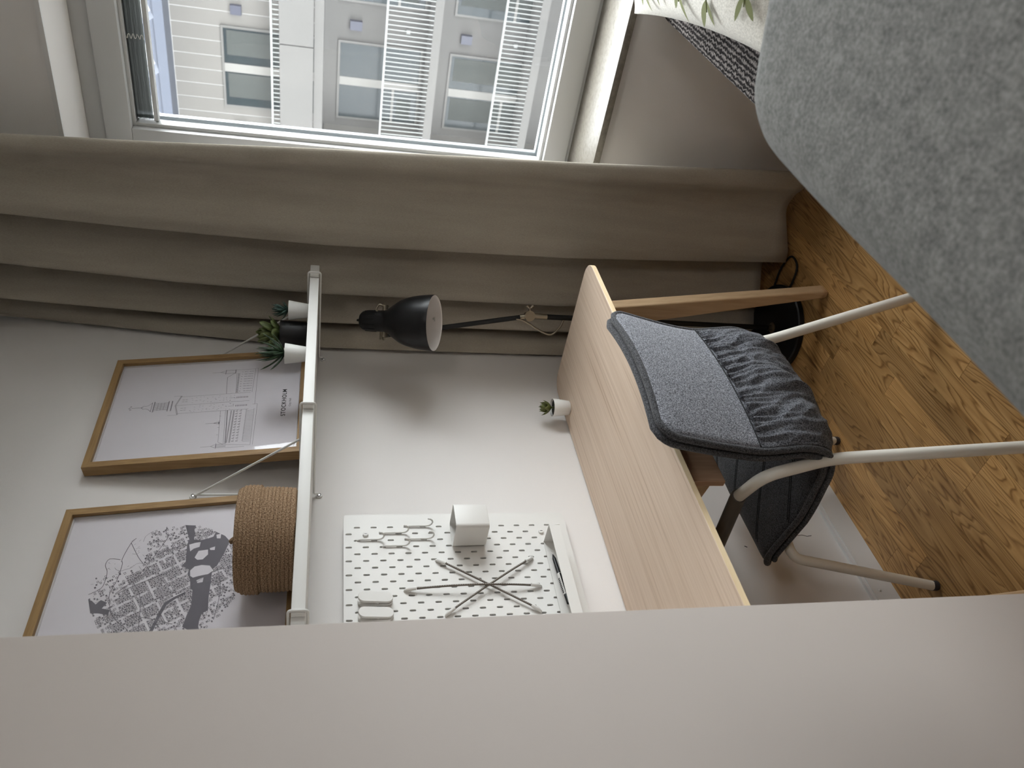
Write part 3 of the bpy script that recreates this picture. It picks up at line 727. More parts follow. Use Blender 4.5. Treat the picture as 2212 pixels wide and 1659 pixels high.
    # left wing
    S((1.6555, 0.2235), (1.534, 0.2165), (1.524, 0.203)); S((1.6555, 0.2105), (1.529, 0.203)); K((1.6555, 0.2065), (1.529, 0.199)); K((1.6555, 0.205), (1.529, 0.1975)); S((1.524, 0.198), (1.516, 0.136))
    for k in range(46):
        x_ = 1.531+k*0.0027
        K((x_, 0.197), (x_, 0.194), w_=0.0014); K((x_, 0.1905), (x_, 0.1865), w_=0.0014)
        if k % 2 == 0: S((x_, 0.155), (x_+0.0027, 0.158), (x_+0.0054, 0.155)); S((x_, 0.138), (x_, 0.155))
    for k in range(12):
        x_ = 1.534+k*0.0105
        for z in (0.178, 0.168): K((x_, z), (x_, z+0.006), w_=0.0018); K((x_+0.004, z), (x_+0.004, z+0.003), w_=0.0012)
    for x_ in (1.634, 1.615, 1.590, 1.562): S((x_, 0.219), (x_, 0.224))
    K((1.6075, 0.2215), (1.6078, 0.256), w_=0.0008); K((1.603, 0.221), (1.6077, 0.236), (1.612, 0.221)); K((1.604, 0.222), (1.611, 0.222), w_=0.003)
    # left turret
    for p in ([(1.514, 0.196), (1.514, 0.220), (1.527, 0.220), (1.527, 0.196)], [(1.520, 0.196), (1.520, 0.220)], [(1.517, 0.196), (1.517, 0.220)], [(1.524, 0.196), (1.524, 0.220)], [(1.512, 0.150), (1.512, 0.196)]): S(*p)
    K((1.511, 0.221), (1.530, 0.221)); K((1.515, 0.223), (1.5205, 0.233), (1.526, 0.223)); K((1.5205, 0.233), (1.5205, 0.258), w_=0.0008)
    ink('line_drawing', bm, INKG, pap, M4); ink('line_drawing', bk, INKG, pap, M4)
    text_mesh('lettering', 'STOCKHOLM', 0.0165, INK, pap, M4 @ Matrix.Translation((1.6725, 0.0595, 0.0002)), 1.16, 0.0001)
    text_mesh('lettering', 'City Hall', 0.0078, INKG, pap, M4 @ Matrix.Translation((1.6715, 0.0440, 0.0002)), 1.15)
def pip(p, P):
    ins = False; n_ = len(P); j = n_-1
    for i in range(n_):
        if (P[i][1] > p[1]) != (P[j][1] > p[1]) and p[0] < (P[j][0]-P[i][0])*(p[1]-P[i][1])/(P[j][1]-P[i][1])+P[i][0]: ins = not ins
        j = i
    return ins
def city_map(t, pap, M4):
    cx, cy, rr = 1.110, 0.271, 0.157
    W1 = [(1.2662, 0.2567), (1.2621, 0.2337), (1.2492, 0.2353), (1.2384, 0.2319), (1.2219, 0.2331), (1.2174, 0.2172), (1.2206, 0.2022), (1.2244, 0.191), (1.2381, 0.1868), (1.2239, 0.1657), (1.207, 0.1533), (1.173, 0.1622), (1.1415, 0.1738), (1.1331, 0.1831), (1.1153, 0.1819), (1.0806, 0.1814), (1.0581, 0.1814), (1.0281, 0.1786), (1.022, 0.1903), (1.0053, 0.1934), (0.9906, 0.1932), (0.982, 0.190), (0.9784, 0.2026), (0.9947, 0.2251), (1.0216, 0.2202), (1.0447, 0.2146), (1.0829, 0.2171), (1.0881, 0.2223), (1.1091, 0.2252), (1.1264, 0.2332), (1.1381, 0.232), (1.1509, 0.2487), (1.1609, 0.2417), (1.2082, 0.2456), (1.2231, 0.2429), (1.2499, 0.2521)]
    W2 = [(1.0859, 0.4249), (1.0816, 0.4166), (1.0717, 0.4075), (1.0815, 0.3992), (1.0732, 0.3852), (1.06, 0.3928), (1.0546, 0.3761), (1.0419, 0.3769), (1.0488, 0.3973), (1.0508, 0.4132)]
    W3 = [(0.9700, 0.300), (0.9966, 0.2875), (1.0334, 0.2781), (1.0584, 0.2699), (1.0696, 0.2538), (1.0803, 0.2321), (1.0766, 0.2298), (1.0646, 0.2495), (1.0532, 0.2637), (1.0283, 0.272), (0.9957, 0.2804), (0.968, 0.290)]
    isl = [[(1.2076, 0.2408), (1.2111, 0.2279), (1.2122, 0.2165), (1.1985, 0.2176), (1.1949, 0.2295), (1.1883, 0.2362)], [(1.1696, 0.2242), (1.1873, 0.2181), (1.1886, 0.1983), (1.1748, 0.1966), (1.1625, 0.2064), (1.1627, 0.2177)], [(1.1919, 0.1949), (1.1956, 0.1838), (1.1856, 0.1836), (1.1867, 0.1933)], [(1.2288, 0.1848), (1.2314, 0.1744), (1.2173, 0.1747), (1.2183, 0.1826)], [(1.1353, 0.2289), (1.145, 0.2209), (1.1473, 0.2063), (1.1434, 0.189), (1.1292, 0.1798), (1.121, 0.19), (1.1186, 0.2082), (1.1155, 0.2206), (1.1209, 0.2269)], [(1.1074, 0.2122), (1.1138, 0.1983), (1.1011, 0.1986), (1.1002, 0.2094)]]
    roads = [[(1.2659, 0.2975), (1.2449, 0.296), (1.239, 0.2894), (1.2098, 0.2999), (1.1612, 0.3215), (1.1281, 0.3392), (1.1076, 0.3586), (1.0938, 0.3736)], [(1.2397, 0.358), (1.2281, 0.3672), (1.185, 0.3775), (1.1702, 0.3745), (1.1283, 0.3771), (1.1062, 0.3833), (1.084, 0.3839), (1.0431, 0.3702), (1.0196, 0.3517), (1.0049, 0.3351), (0.98, 0.32)], [(1.2281, 0.3672), (1.1857, 0.3444), (1.1646, 0.3294)], [(1.2086, 0.2485), (1.198, 0.2848), (1.1858, 0.3053)], [(1.0984, 0.4274), (1.1113, 0.4056), (1.1313, 0.401), (1.1547, 0.4023), (1.1722, 0.4096), (1.1883, 0.4039), (1.183, 0.3807)], [(1.1194, 0.343), (1.0759, 0.3207), (1.0017, 0.3106)], [(1.0759, 0.3207), (1.0296, 0.2984)], [(1.0407, 0.368), (1.0257, 0.3012), (1.0037, 0.2455)], [(1.1482, 0.2557), (1.1289, 0.2904), (1.1151, 0.3278), (1.0915, 0.3732)], [(1.1388, 0.1227), (1.1331, 0.1541), (1.1268, 0.1796), (1.1067, 0.2066), (1.0892, 0.2316), (1.0744, 0.2742), (1.0668, 0.3014)], [(1.1403, 0.1737), (1.0778, 0.1592), (1.0038, 0.1651)]]
    bm = bmesh.new(); poly(bm, W1); poly(bm, W2); poly(bm, W3); bmesh.ops.triangulate(bm, faces=bm.faces[:]); ink('map_water', bm, INKW, pap, M4)
    bm = bmesh.new()
    for p in isl: poly(bm, p, 0.0002)
    bmesh.ops.triangulate(bm, faces=bm.faces[:]); ink('map_island', bm, PAPER, pap, M4)
    bm = bmesh.new()
    for p in roads: stroke(bm, [tuple(v) for v in spline([(a, b, 0) for a, b in p], 3)], 0.0013, 0.0002)
    q = random.Random(11)
    def dens(x, y):   # dense downtown, sparse to the upper left (north) and edges
        v = 1.3-abs((x-1.09)*0.9+(y-0.28)*0.8)*5
        if x > 1.15 and y > 0.33: v -= 0.75
        if y > 0.36: v -= 0.35
        return v
    for ang, ox in ((28, 0),):
        ca, sa = math.cos(R(ang)), math.sin(R(ang)); cw_, ch_ = 0.0056, 0.0044
        for i in range(-38, 39):
            for j in range(-48, 49):
                a = i*cw_+q.uniform(-.0004, .0004)+(0.0015 if j % 5 == 0 else 0); b = j*ch_
                if i % 6 == 0 or j % 8 == 0: 
                    if q.random() < 0.75: continue
                x = cx+a*ca-b*sa; y = cy+a*sa+b*ca
                if (x-cx)**2+(y-cy)**2 > (rr-0.003)**2: continue
                inw = any(pip((x, y), W) for W in (W1, W2, W3)); ini = any(pip((x, y), W) for W in isl)
                if inw and not ini: continue
                if q.random() > dens(x, y)+(0.5 if ini and x < 1.15 else 0): 
                    if q.random() < 0.10:
                        l_ = q.uniform(0.002, 0.008); th = q.uniform(0, 3.1); stroke(bm, [(x, y), (x+l_*math.cos(th), y+l_*math.sin(th))], 0.0005, 0.0001)
                    continue
                ww = cw_*q.uniform(0.33, 0.43); hh = ch_*q.uniform(0.33, 0.43)
                P = [(x+dx*ww*ca-dy*hh*sa, y+dx*ww*sa+dy*hh*ca) for dx, dy in ((-1, -1), (1, -1), (1, 1), (-1, 1))]
                if q.random() < 0.55: stroke(bm, P+[P[0]], 0.0009, 0.0001)
                else: poly(bm, P, 0.0001)
    for _ in range(26):   # wandering paths in the sparse north
        a = q.uniform(0, 6.28); r_ = rr*q.uniform(0.5, 0.9); x, y = cx+r_*math.cos(a), cy+r_*math.sin(a)
        if y < 0.30 and x < 1.2: continue
        pts = [(x, y)]; th = q.uniform(0, 6.28)
        for _k in range(6):
            th += q.uniform(-0.7, 0.7); x += 0.007*math.cos(th); y += 0.007*math.sin(th)
            if (x-cx)**2+(y-cy)**2 < (rr-0.002)**2: pts.append((x, y))
        stroke(bm, pts, 0.0006, 0.0001)
    ink('map_streets', bm, INKM, pap, M4)
picture(1.465, 1.885, 'oak framed line drawing of a tower captioned STOCKHOLM, leaning behind the potted plants', city_hall)
picture(0.912, 1.332, 'oak framed grey round city map print leaning on the shelf behind the jute basket', city_map)

# ------------------------------------------------------------------ jute basket
bk = thing('woven_basket', 'round woven jute basket with an overhanging lid standing on the white shelf', 'basket', (1.092, -0.211, 1.528))
def coil_wall(name, prof_pts, mat, cap=None):
    prof_pts = [(a, b*0.955) for a, b in prof_pts]
    bm = bmesh.new(); lathe(bm, prof_pts, 72); bmesh.ops.recalc_face_normals(bm, faces=bm.faces[:]); return link(name, bm, mat, bk, True)
pr = [(0.0, 0.0), (0.0, 0.09)]
nc = 11
for k in range(nc):
    z = 0.003+k*0.0078
    for j in range(5):
        t = j/4; pr.append((z+0.0078*t, 0.1085+0.0022*math.sin(math.pi*t)+0.002*math.sin(k*0.3)))
pr += [(0.088, 0.10), (0.088, 0.0)]
coil_wall('body', pr, JUTE)
pr = []
for k in range(6):
    z = 0.070+k*0.0072
    for j in range(5):
        t = j/4; pr.append((z+0.0072*t, 0.1145+0.0022*math.sin(math.pi*t)-0.0014*max(0, k-3)**2))
r = 0.108
while r > 0.004:
    pr.append((0.1135+0.0018, r)); pr.append((0.1135, r-0.0035)); r -= 0.007
pr.append((0.1145, 0.0))
coil_wall('lid', [(0.070, 0.110)]+pr, JUTE)
bm = bmesh.new(); tube(bm, [(0.02, 0.012, 0.110), (0.016, 0.015, 0.122), (0.012, 0.02, 0.130), (0.010, 0.022, 0.134)], [0.006, 0.0062, 0.0062, 0.004], 10); link('lid_toggle', bm, JUTE, bk, True)

# ------------------------------------------------------------------ succulents
def leaf_mesh(name, L, Wd, T, tip=0.5, curve=0.25, mat=None, cup=0.0):
    bm = bmesh.new(); rows = []; n = 8; m = 8
    for i in range(n+1):
        t = i/n
        if tip == 'round': w = Wd*math.sin(math.pi*(0.12+0.80*t))**0.8*(0.45+0.55*t)
        else: w = Wd*(math.sin(math.pi*min(1, (t*0.92+0.08)))**0.7)*(1.0 if t < tip else (1-(t-tip)/(1-tip))**0.75*0.9+0.1*(1-t))
        if i == n: w = Wd*0.03
        th = T*(1-0.55*t)*(1 if i < n else 0.2)
        rows.append([bm.verts.new((w/2*math.cos(2*math.pi*k/m), L*t*math.cos(curve*t), L*t*math.sin(curve*t)+th/2*math.sin(2*math.pi*k/m)+cup*(math.cos(2*math.pi*k/m)**2)*w)) for k in range(m)])
    for A, B in zip(rows, rows[1:]):
        for k in range(m): bm.faces.new((A[k], A[(k+1) % m], B[(k+1) % m], B[k]))
    bm.faces.new(rows[0][::-1]); bm.faces.new(rows[-1]); bmesh.ops.recalc_face_normals(bm, faces=bm.faces[:])
    me = bpy.data.meshes.new(name); bm.to_mesh(me); bm.free(); me.materials.append(mat)
    for p in me.polygons: p.use_smooth = True
    return me
def plant(label, loc, r_top, r_bot, h, potm, rings, leaf_args, seed, group=None, z_c=0.0, rot=0.0):
    t = thing('potted_succulent', label, 'plant', loc, group, rot)
    bm = bmesh.new(); lathe(bm, [(0, 0), (0, r_bot-0.002), (0.002, r_bot), (h-0.001, r_top), (h, r_top-0.0008), (h-0.001, r_top-0.002), (h-0.008, r_top-0.003)], 40); bmesh.ops.recalc_face_normals(bm, faces=bm.faces[:])
    link('pot', bm, potm, t, True, auto=50)
    bm = bmesh.new(); lathe(bm, [(h-0.006, r_top-0.003), (h-0.004, 0.006), (h-0.004, 0)], 24); bmesh.ops.recalc_face_normals(bm, faces=bm.faces[:]); link('soil', bm, SOIL, t, True)
    q = random.Random(seed); me = leaf_mesh('leaf', **leaf_args)
    bm = bmesh.new(); tube(bm, [(0, 0, h-0.006), (0, 0, h+z_c+0.008)], 0.003, 8); link('stem', bm, leaf_args['mat'], t, True)
    for (n, elev, zoff, sc) in rings:
        a0 = q.uniform(0, 6)
        for k in range(n):
            o = bpy.data.objects.new('leaf', me); C.objects.link(o); o.parent = t
            a = a0+2*math.pi*k/n+q.uniform(-0.18, 0.18); e = R(elev+q.uniform(-9, 9)); s = sc*q.uniform(0.85, 1.12)
            o.rotation_euler = (Matrix.Rotation(a, 3, 'Z') @ Matrix.Rotation(e, 3, 'X')).to_euler(); o.scale = (s, s, s)
            o.location = (0, 0, h+z_c+zoff)
    return t
plant('small white pot with an olive rosette succulent standing on the desk by the wall', (1.702, -0.052, 0.762), 0.0275, 0.0215, 0.053, POTW,
      [(7, 22, 0.004, 1.0), (7, 42, 0.008, 0.95), (6, 58, 0.010, 0.85), (5, 74, 0.012, 0.7)], dict(L=0.036, Wd=0.017, T=0.006, tip=0.55, curve=0.5, mat=LEAFO, cup=0.12), 4)
plant('white cone pot with a spiky blue-green succulent at the window end of the shelf', (1.902, -0.222, 1.528), 0.0275, 0.0200, 0.056, POTW,
      [(9, 12, 0.003, 0.9), (9, 36, 0.006, 1.0), (8, 55, 0.010, 1.0), (6, 72, 0.013, 0.95), (3, 86, 0.014, 0.8)], dict(L=0.036, Wd=0.009, T=0.006, tip=0.45, curve=0.35, mat=LEAFB), 8)
plant('black pot with broad fleshy green leaves between the two white cone pots', (1.872, -0.160, 1.528), 0.039, 0.035, 0.078, BLKP,
      [(8, 8, 0.000, 1.0), (8, 34, 0.004, 1.0), (6, 55, 0.010, 0.9), (4, 76, 0.014, 0.75)], dict(L=0.057, Wd=0.042, T=0.009, tip='round', curve=0.45, mat=LEAFG, cup=0.14), 3)
plant('white cone pot with long pointed dark green leaves beside the line drawing', (1.702, -0.222, 1.528), 0.0275, 0.0200, 0.056, POTW,
      [(8, 14, 0.002, 1.0), (8, 38, 0.004, 1.05), (7, 58, 0.006, 1.0), (4, 78, 0.008, 0.9)], dict(L=0.068, Wd=0.012, T=0.005, tip=0.25, curve=0.30, mat=LEAFD), 12)

# ------------------------------------------------------------------ pegboard
pb = thing('pegboard', 'square white pegboard with slotted holes hanging on the wall below the shelf', 'pegboard', (1.032, -0.0245, 1.145))
def peg_mesh():
    cu = bpy.data.curves.new('peg', 'CURVE'); cu.dimensions = '2D'; cu.fill_mode = 'BOTH'; cu.extrude = 0.0025; cu.bevel_depth = 0.0
    def sp(pts):
        s = cu.splines.new('POLY'); s.points.add(len(pts)-1)
        for p, c in zip(s.points, pts): p.co = (c[0], c[1], 0, 1)
        s.use_cyclic_u = True
    H = 0.281; r = 0.010; P = []
    for cx, cy, a0 in ((H-r, H-r, 0), (-H+r, H-r, 90), (-H+r, -H+r, 180), (H-r, -H+r, 270)):
        for q in range(6): a = R(a0+18*q); P.append((cx+r*math.cos(a), cy+r*math.sin(a)))
    sp(P)
    def slot(x, z):
        w_, l_ = 0.0026, 0.0050; Q = []
        for s_, a0 in ((1, 0), (-1, 180)):
            for q in range(6): a = R(a0+36*q); Q.append((x+w_*math.cos(a), z+s_*l_+w_*math.sin(a)))
        sp(Q[::-1])
    for k in range(13):
        for j in range(13): slot(1.272-0.04*k-1.032, 1.394-0.04*j-1.145)
    for k in range(13):
        for j in range(14):
            if j == 13 and 1.414-0.04*13 < 0.885: continue
            if (k, j) in ((0, 1), (0, 12), (12, 1), (12, 12)): continue
            slot(1.252-0.04*k-1.032, 1.414-0.04*j-1.145)
    o = bpy.data.objects.new('tmp', cu); C.objects.link(o); dg = bpy.context.evaluated_depsgraph_get()
    me = bpy.data.meshes.new_from_object(o.evaluated_get(dg)); bpy.data.objects.remove(o)
    me.materials.clear(); me.materials.append(PLW)
    b = bpy.data.objects.new('perforated_panel', me); C.objects.link(b); b.parent = pb; b.rotation_euler = (R(90), 0, 0); b.location = (0, 0, 0)
peg_mesh()
for (x, z) in ((1.249, 1.374), (1.249, 0.934), (0.815, 1.374), (0.815, 0.934)):
    bm = bmesh.new(); lathe(bm, [(-0.020, 0.004), (0.0, 0.0045), (0.0, 0.0068), (0.004, 0.0066), (0.0052, 0.0052), (0.0052, 0)], 20, (x-1.032, -0.0025, z-1.145), Vector((0, -1, 0))); bmesh.ops.recalc_face_normals(bm, faces=bm.faces[:])
    kb = link('fixing_knob', bm, PLW, pb, True, auto=40)
    bm = bmesh.new(); box(bm, x-1.032-0.0004, x-1.032+0.0004, -0.0084, -0.0076, z-1.145-0.003, z-1.145+0.003); link('knob_slot', bm, SLOT, kb)
PY = -0.0272
hooks = []
labs = ['white wire hook closest to the square pen cup, in the column nearest the window', 'white wire hook midway up the group of five, on the side nearer the window', 'white wire hook hanging highest of the five, right beside the round fixing knob', 'white wire hook level with the one by the pen cup but further from the window', 'white wire hook midway up the group of five and furthest from the window']
for (x, z), lb in zip(((1.272, 1.274), (1.252, 1.334), (1.232, 1.394), (1.232, 1.274), (1.212, 1.334)), labs):
    bm = bmesh.new()
    arcp = [(0, -0.0265-0.0115*math.sin(R(a)), -0.052-0.0115*math.cos(R(a))+0.0) for a in range(20, 181, 20)]
    pts = [(0, 0.006, 0.0), (0, -0.001, 0.0), (0, -0.0040, -0.006), (0, -0.0045, -0.050)]
    pts += [(0, -0.0045-0.013*(1-math.cos(R(a))), -0.050-0.013*math.sin(R(a))) for a in (30, 60, 90, 120, 150, 180)]
    tube(bm, fillet(pts[:3], 0.003, 3)+[Vector(p) for p in pts[3:]], 0.0021, 8)
    h_ = link('hook', bm, PLW, None, True, (x, PY+0.0005, z)); tag(h_, lb, 'hook', 'wire hooks on the pegboard')
# open square pen cup
cup = thing('pen_cup', 'empty white square plastic cup hooked on the pegboard', 'container', (1.239, -0.0705, 1.085))
bm = bmesh.new()
def rr_ring(hx, hy, r, z, n=5): 
    P = []
    for cx_, cy_, a0 in ((hx-r, hy-r, 0), (-hx+r, hy-r, 90), (-hx+r, -hy+r, 180), (hx-r, -hy+r, 270)):
        for q in range(n): a = R(a0+90*q/(n-1)); P.append((cx_+r*math.cos(a), cy_+r*math.sin(a), z))
    return P
rings = [[bm.verts.new(p) for p in rr_ring(hx, hy, r, z)] for hx, hy, r, z in ((0.034, 0.037, 0.008, 0.0), (0.036, 0.039, 0.009, 0.003), (0.0365, 0.0395, 0.009, 0.081), (0.0362, 0.0392, 0.009, 0.0822), (0.0350, 0.038, 0.008, 0.0815), (0.0345, 0.0375, 0.008, 0.004))]
for A, B in zip(rings, rings[1:]):
    m = len(A)
    for k in range(m): bm.faces.new((A[k], A[(k+1) % m], B[(k+1) % m], B[k]))
bm.faces.new(rings[0][::-1]); bm.faces.new(rings[-1]); bmesh.ops.recalc_face_normals(bm, faces=bm.faces[:]); link('body', bm, PLW, cup, True, auto=50)
nbox('hook_tab', PLW, cup, -0.003, 0.003, 0.038, 0.0465, 0.066, 0.072)
# pen tray along the bottom
TRAYZ = 0.907
tray = thing('pen_tray', 'long white plastic tray hooked along the bottom of the pegboard', 'tray', (1.041, -0.062, 0.907))
bm = bmesh.new(); hx = 0.175
pf = [(0.033, 0.027), (0.033, 0.0), (-0.034, 0.0), (-0.036, 0.027), (-0.0345, 0.027), (-0.0325, 0.002), (0.0315, 0.002), (0.0315, 0.027)]
vs = [[bm.verts.new((x, y, z)) for y, z in pf] for x in (-hx, hx)]
for k in range(len(pf)): bm.faces.new((vs[0][k], vs[0][(k+1) % 8], vs[1][(k+1) % 8], vs[1][k]))
bm.faces.new(vs[0]); bm.faces.new(vs[1][::-1])
for x in (-hx, hx-0.002): box(bm, x, x+0.002, -0.035, 0.033, 0.0, 0.027)
bmesh.ops.recalc_face_normals(bm, faces=bm.faces[:]); link('trough', bm, PLW, tray)
for x in (0.14, -0.10): nbox('hook_tab', PLW, tray, x-0.003, x+0.003, 0.033, 0.041, 0.012, 0.025)
pen = thing('pen', 'black ballpoint pen with a white printed barrel lying in the pegboard tray', 'pen', (1.088, -0.046, 0.9195))
def rod(nm, mat, x0, x1, r0, r1, par=pen, n=14):
    bm = bmesh.new(); lathe(bm, [(0, 0), (0, r0), (x1-x0, r1), (x1-x0, 0)], n, (x0, 0, 0), Vector((1, 0, 0))); bmesh.ops.recalc_face_normals(bm, faces=bm.faces[:]); return link(nm, bm, mat, par, True, auto=50)
rod('grip', BLK, 0.018, 0.066, 0.0052, 0.0048); rod('tip', BLK, 0.066, 0.079, 0.0046, 0.0012); rod('barrel', PLW, -0.045, 0.018, 0.0050, 0.0052); rod('cap', BLK, -0.070, -0.045, 0.0046, 0.0050)
bm = bmesh.new(); box(bm, -0.062, 0.016, -0.0064, -0.0046, -0.002, 0.0022, 0.0006); link('clip', bm, BLK, pen)
bm = bmesh.new()
for k in range(9): box(bm, -0.040+k*0.005, -0.0375+k*0.005, -0.0025, 0.0022, 0.0042, 0.0056)
o_ = link('print_marks', bm, BLK, pen); o_['kind'] = 'stuff'
pen.rotation_euler = (R(12), R(-2), R(4))
# clips
for (x, z, lb) in ((1.058, 1.357, 'white oval plastic clip on the pegboard, the one nearer the wire hooks'), (1.018, 1.357, 'white oval plastic clip on the pegboard, partly hidden by the wardrobe edge')):
    t = thing('clip', lb, 'clip', (x, PY, z), 'plastic clips on the pegboard')
    for nm, yy, tilt in (('back_jaw', -0.0055, -0.02), ('front_jaw', -0.019, 0.10)):
        bm = bmesh.new(); P = []
        for s_, a0 in ((1, 0), (-1, 180)):
            for q in range(9): a = R(a0+22.5*q); P.append((0.0135*math.cos(a), s_*0.0255+0.0135*math.sin(a)))
        va = [bm.verts.new((p[0]*0.94, -0.0022, p[1]*0.985)) for p in P]; vb = [bm.verts.new((p[0], -0.001, p[1])) for p in P]; vc = [bm.verts.new((p[0], 0.0035, p[1])) for p in P]
        m = len(P); bm.faces.new(va); bm.faces.new(vc[::-1])
        for A, B in ((va, vb), (vb, vc)):
            for k in range(m): bm.faces.new((A[k], A[(k+1) % m], B[(k+1) % m], B[k]))
        bmesh.ops.recalc_face_normals(bm, faces=bm.faces[:]); o = link(nm, bm, PLW, t, True, (0, yy, 0), auto=35); o.rotation_euler = (tilt, 0, 0)
    bm = bmesh.new(); tube(bm, [(-0.012, -0.011, -0.004), (0.012, -0.011, -0.004)], 0.0035, 10); link('spring', bm, PLW, t, True)
# elastic cords
CORD = plain('grey_elastic', srgb(104, 96, 88), 0.8, bump=0.3, bscale=900)
for (x0, z0, x1, z1, bow, lb) in ((1.168, 1.212, 1.012, 0.978, 0.009, 'grey elastic cord slanting from beneath the pen cup down towards the pen tray'), (1.168, 0.970, 1.012, 1.204, 0.0125, 'grey elastic cord slanting from the wardrobe side down to the tray end nearest the window'), (1.084, 1.292, 1.083, 0.964, 0.017, 'grey elastic cord running straight down through the middle of the crossed cords')):
    t = thing('elastic_cord', lb, 'cord', ((x0+x1)/2, PY, (z0+z1)/2), 'elastic cords on the pegboard')
    A = Vector(((x0-x1)/2, 0, (z0-z1)/2)); B = -A; d = (B-A).normalized()
    bm = bmesh.new(); pts = []
    for k in range(17):
        u = k/16; p = A.lerp(B, 0.09+0.82*u); p.y = -0.008-(bow-0.008)*math.sin(math.pi*u)**0.8; pts.append(p)
    tube(bm, pts, 0.0025, 8); link('elastic', bm, CORD, t, True)
    bm = bmesh.new()
    for k in range(48):
        u = (k+0.5)/48; p = A.lerp(B, 0.1+0.80*u); p.y = -0.008-(bow-0.008)*math.sin(math.pi*u)**0.8-0.0025
        box(bm, p.x-0.0004, p.x+0.0004, p.y-0.0002, p.y+0.0003, p.z-0.0006, p.z+0.0006)
    o_ = link('woven_flecks', bm, PLW, t); o_['kind'] = 'stuff'
    for E_, s_ in ((A, 1), (B, -1)):
        bm = bmesh.new(); dd = d*s_
        tube(bm, [E_+Vector((0, 0.004, 0)), E_+dd*0.003+Vector((0, -0.003, 0)), E_+dd*0.010+Vector((0, -0.0065, 0)), E_+dd*0.028+Vector((0, -0.008-(bow-0.008)*0.22, 0))], [0.0018, 0.0030, 0.0048, 0.0042], 10); link('end_cap', bm, PLW, t, True, auto=60)

# ------------------------------------------------------------------ floor lamp
lamp = thing('floor_lamp', 'black metal reading lamp on a thin pole with a bell shade, behind the desk', 'lamp', (1.955, -0.205, 0))
def lw_(p): return Vector(p)-Vector((1.955, -0.205, 0))
bm = bmesh.new(); lathe(bm, [(0, 0), (0.0, 0.142), (0.004, 0.145), (0.018, 0.145), (0.022, 0.141), (0.024, 0.125), (0.026, 0.02), (0.026, 0)], 64); link('base', bm, BLK, lamp, True, auto=35)
bm = bmesh.new(); tube(bm, [(0, 0, 0.02), (0, 0, 0.84)], 0.0085, 16); link('pole', bm, BLKM, lamp, True, auto=50)
bm = bmesh.new(); lathe(bm, [(0.026, 0.018), (0.029, 0.018), (0.031, 0.010), (0.045, 0.0095)], 24); link('pole_collar', bm, NICKEL, lamp, True, auto=50)
bm = bmesh.new(); tube(bm, [(0, 0, 0.812), (0, 0, 0.852)], 0.0095, 16); link('sleeve', bm, NICKEL, lamp, True, auto=50)
perp = Vector((-0.577, 0.817, 0)); vdir = Vector((0.815, 0.577, 0))
Jt = Vector((0, 0, 0.868))
Pn = lw_((1.887, -0.209, 1.314)); Lk = Pn+perp*0.043; Rk = Pn-perp*0.043
bm = bmesh.new(); tube(bm, [Jt-vdir*0.010, Jt+vdir*0.010], 0.0165, 20); jn = link('joint', bm, NICKEL, lamp, True, auto=50)
bm = bmesh.new(); tube(bm, [Jt-vdir*0.004-perp*0.014, Jt-vdir*0.004-perp*0.024], 0.004, 8)
for s_ in (-1, 1): tube(bm, [Jt-vdir*0.004-perp*0.024+Vector((0, 0, s_*0.002)), Jt-vdir*0.004-perp*0.032+Vector((0, 0, s_*0.010))], [0.0035, 0.005], 8)
link('wing_nut', bm, NICKEL, jn, True, auto=50)
AE = Lk+vdir*0.085
A0 = Jt+(AE-Jt).normalized()*0.016
bm = bmesh.new(); tube(bm, [Jt, A0+(AE-Jt).normalized()*0.014], 0.0085, 12); link('arm_socket', bm, NICKEL, jn, True, auto=50)
bm = bmesh.new(); tube(bm, [A0, AE], 0.0075, 14); link('arm', bm, BLKM, lamp, True, auto=50)
bm = bmesh.new(); off = perp*0.054
tube(bm, spline([Jt+Vector((0, 0, 0.035))+(Lk-Jt)*0.02+perp*0.008, Jt+Vector((0, 0, 0.01))+off*0.35, Jt+Vector((0, 0, -0.040))+off*0.85, Jt+Vector((0, 0, -0.075))+off*1.0, Jt+Vector((0, 0, -0.100))+off*0.55, Vector((0, 0, 0.758))+perp*0.010, Vector((0, 0, 0.75))], 6), 0.0032, 8); link('cable', bm, NICKEL, lamp, True)
T0 = lw_((1.913, -0.190, 1.383)); RC = lw_((1.838, -0.245, 1.179)); AX = (RC-T0); LS = AX.length; AX.normalize()
sh = [(0.0, 0.0), (0.0, 0.014), (0.003, 0.021), (0.010, 0.027), (0.022, 0.030), (0.066, 0.0312), (0.078, 0.0325), (0.086, 0.0360), (0.095, 0.0420), (0.103, 0.0478), (0.111, 0.0532), (0.119, 0.0585), (0.128, 0.0635), (0.144, 0.0695), (0.160, 0.0738), (0.178, 0.0772), (0.205, 0.0802), (0.2245, 0.0812), (0.2255, 0.0808)]
bm = bmesh.new(); lathe(bm, sh, 64, T0, AX); bmesh.ops.recalc_face_normals(bm, faces=bm.faces[:]); shade = link('shade', bm, BLK, lamp, True, auto=60)
SHW = plain('white_shade_lining', srgb(222, 216, 212), 0.6)
bm = bmesh.new(); lathe(bm, [(s, r-0.0018-0.0025*(s/0.22)**3) for s, r in sh[6:-2]]+[(0.2215, 0.0768), (0.2245, 0.0775), (0.2253, 0.0800)], 64, T0, AX); lathe(bm, [(0.095, 0.0), (0.093, 0.033)], 32, T0, AX)
bmesh.ops.recalc_face_normals(bm, faces=bm.faces[:]); link('lining', bm, SHW, shade, True, auto=60)
bm = bmesh.new(); lathe(bm, [(-0.010, 0.0), (-0.010, 0.0035), (-0.002, 0.0045), (0.0, 0.012)], 16, T0, AX); link('top_button', bm, BLK, shade, True)
a_, b_x = frame_at(AX)
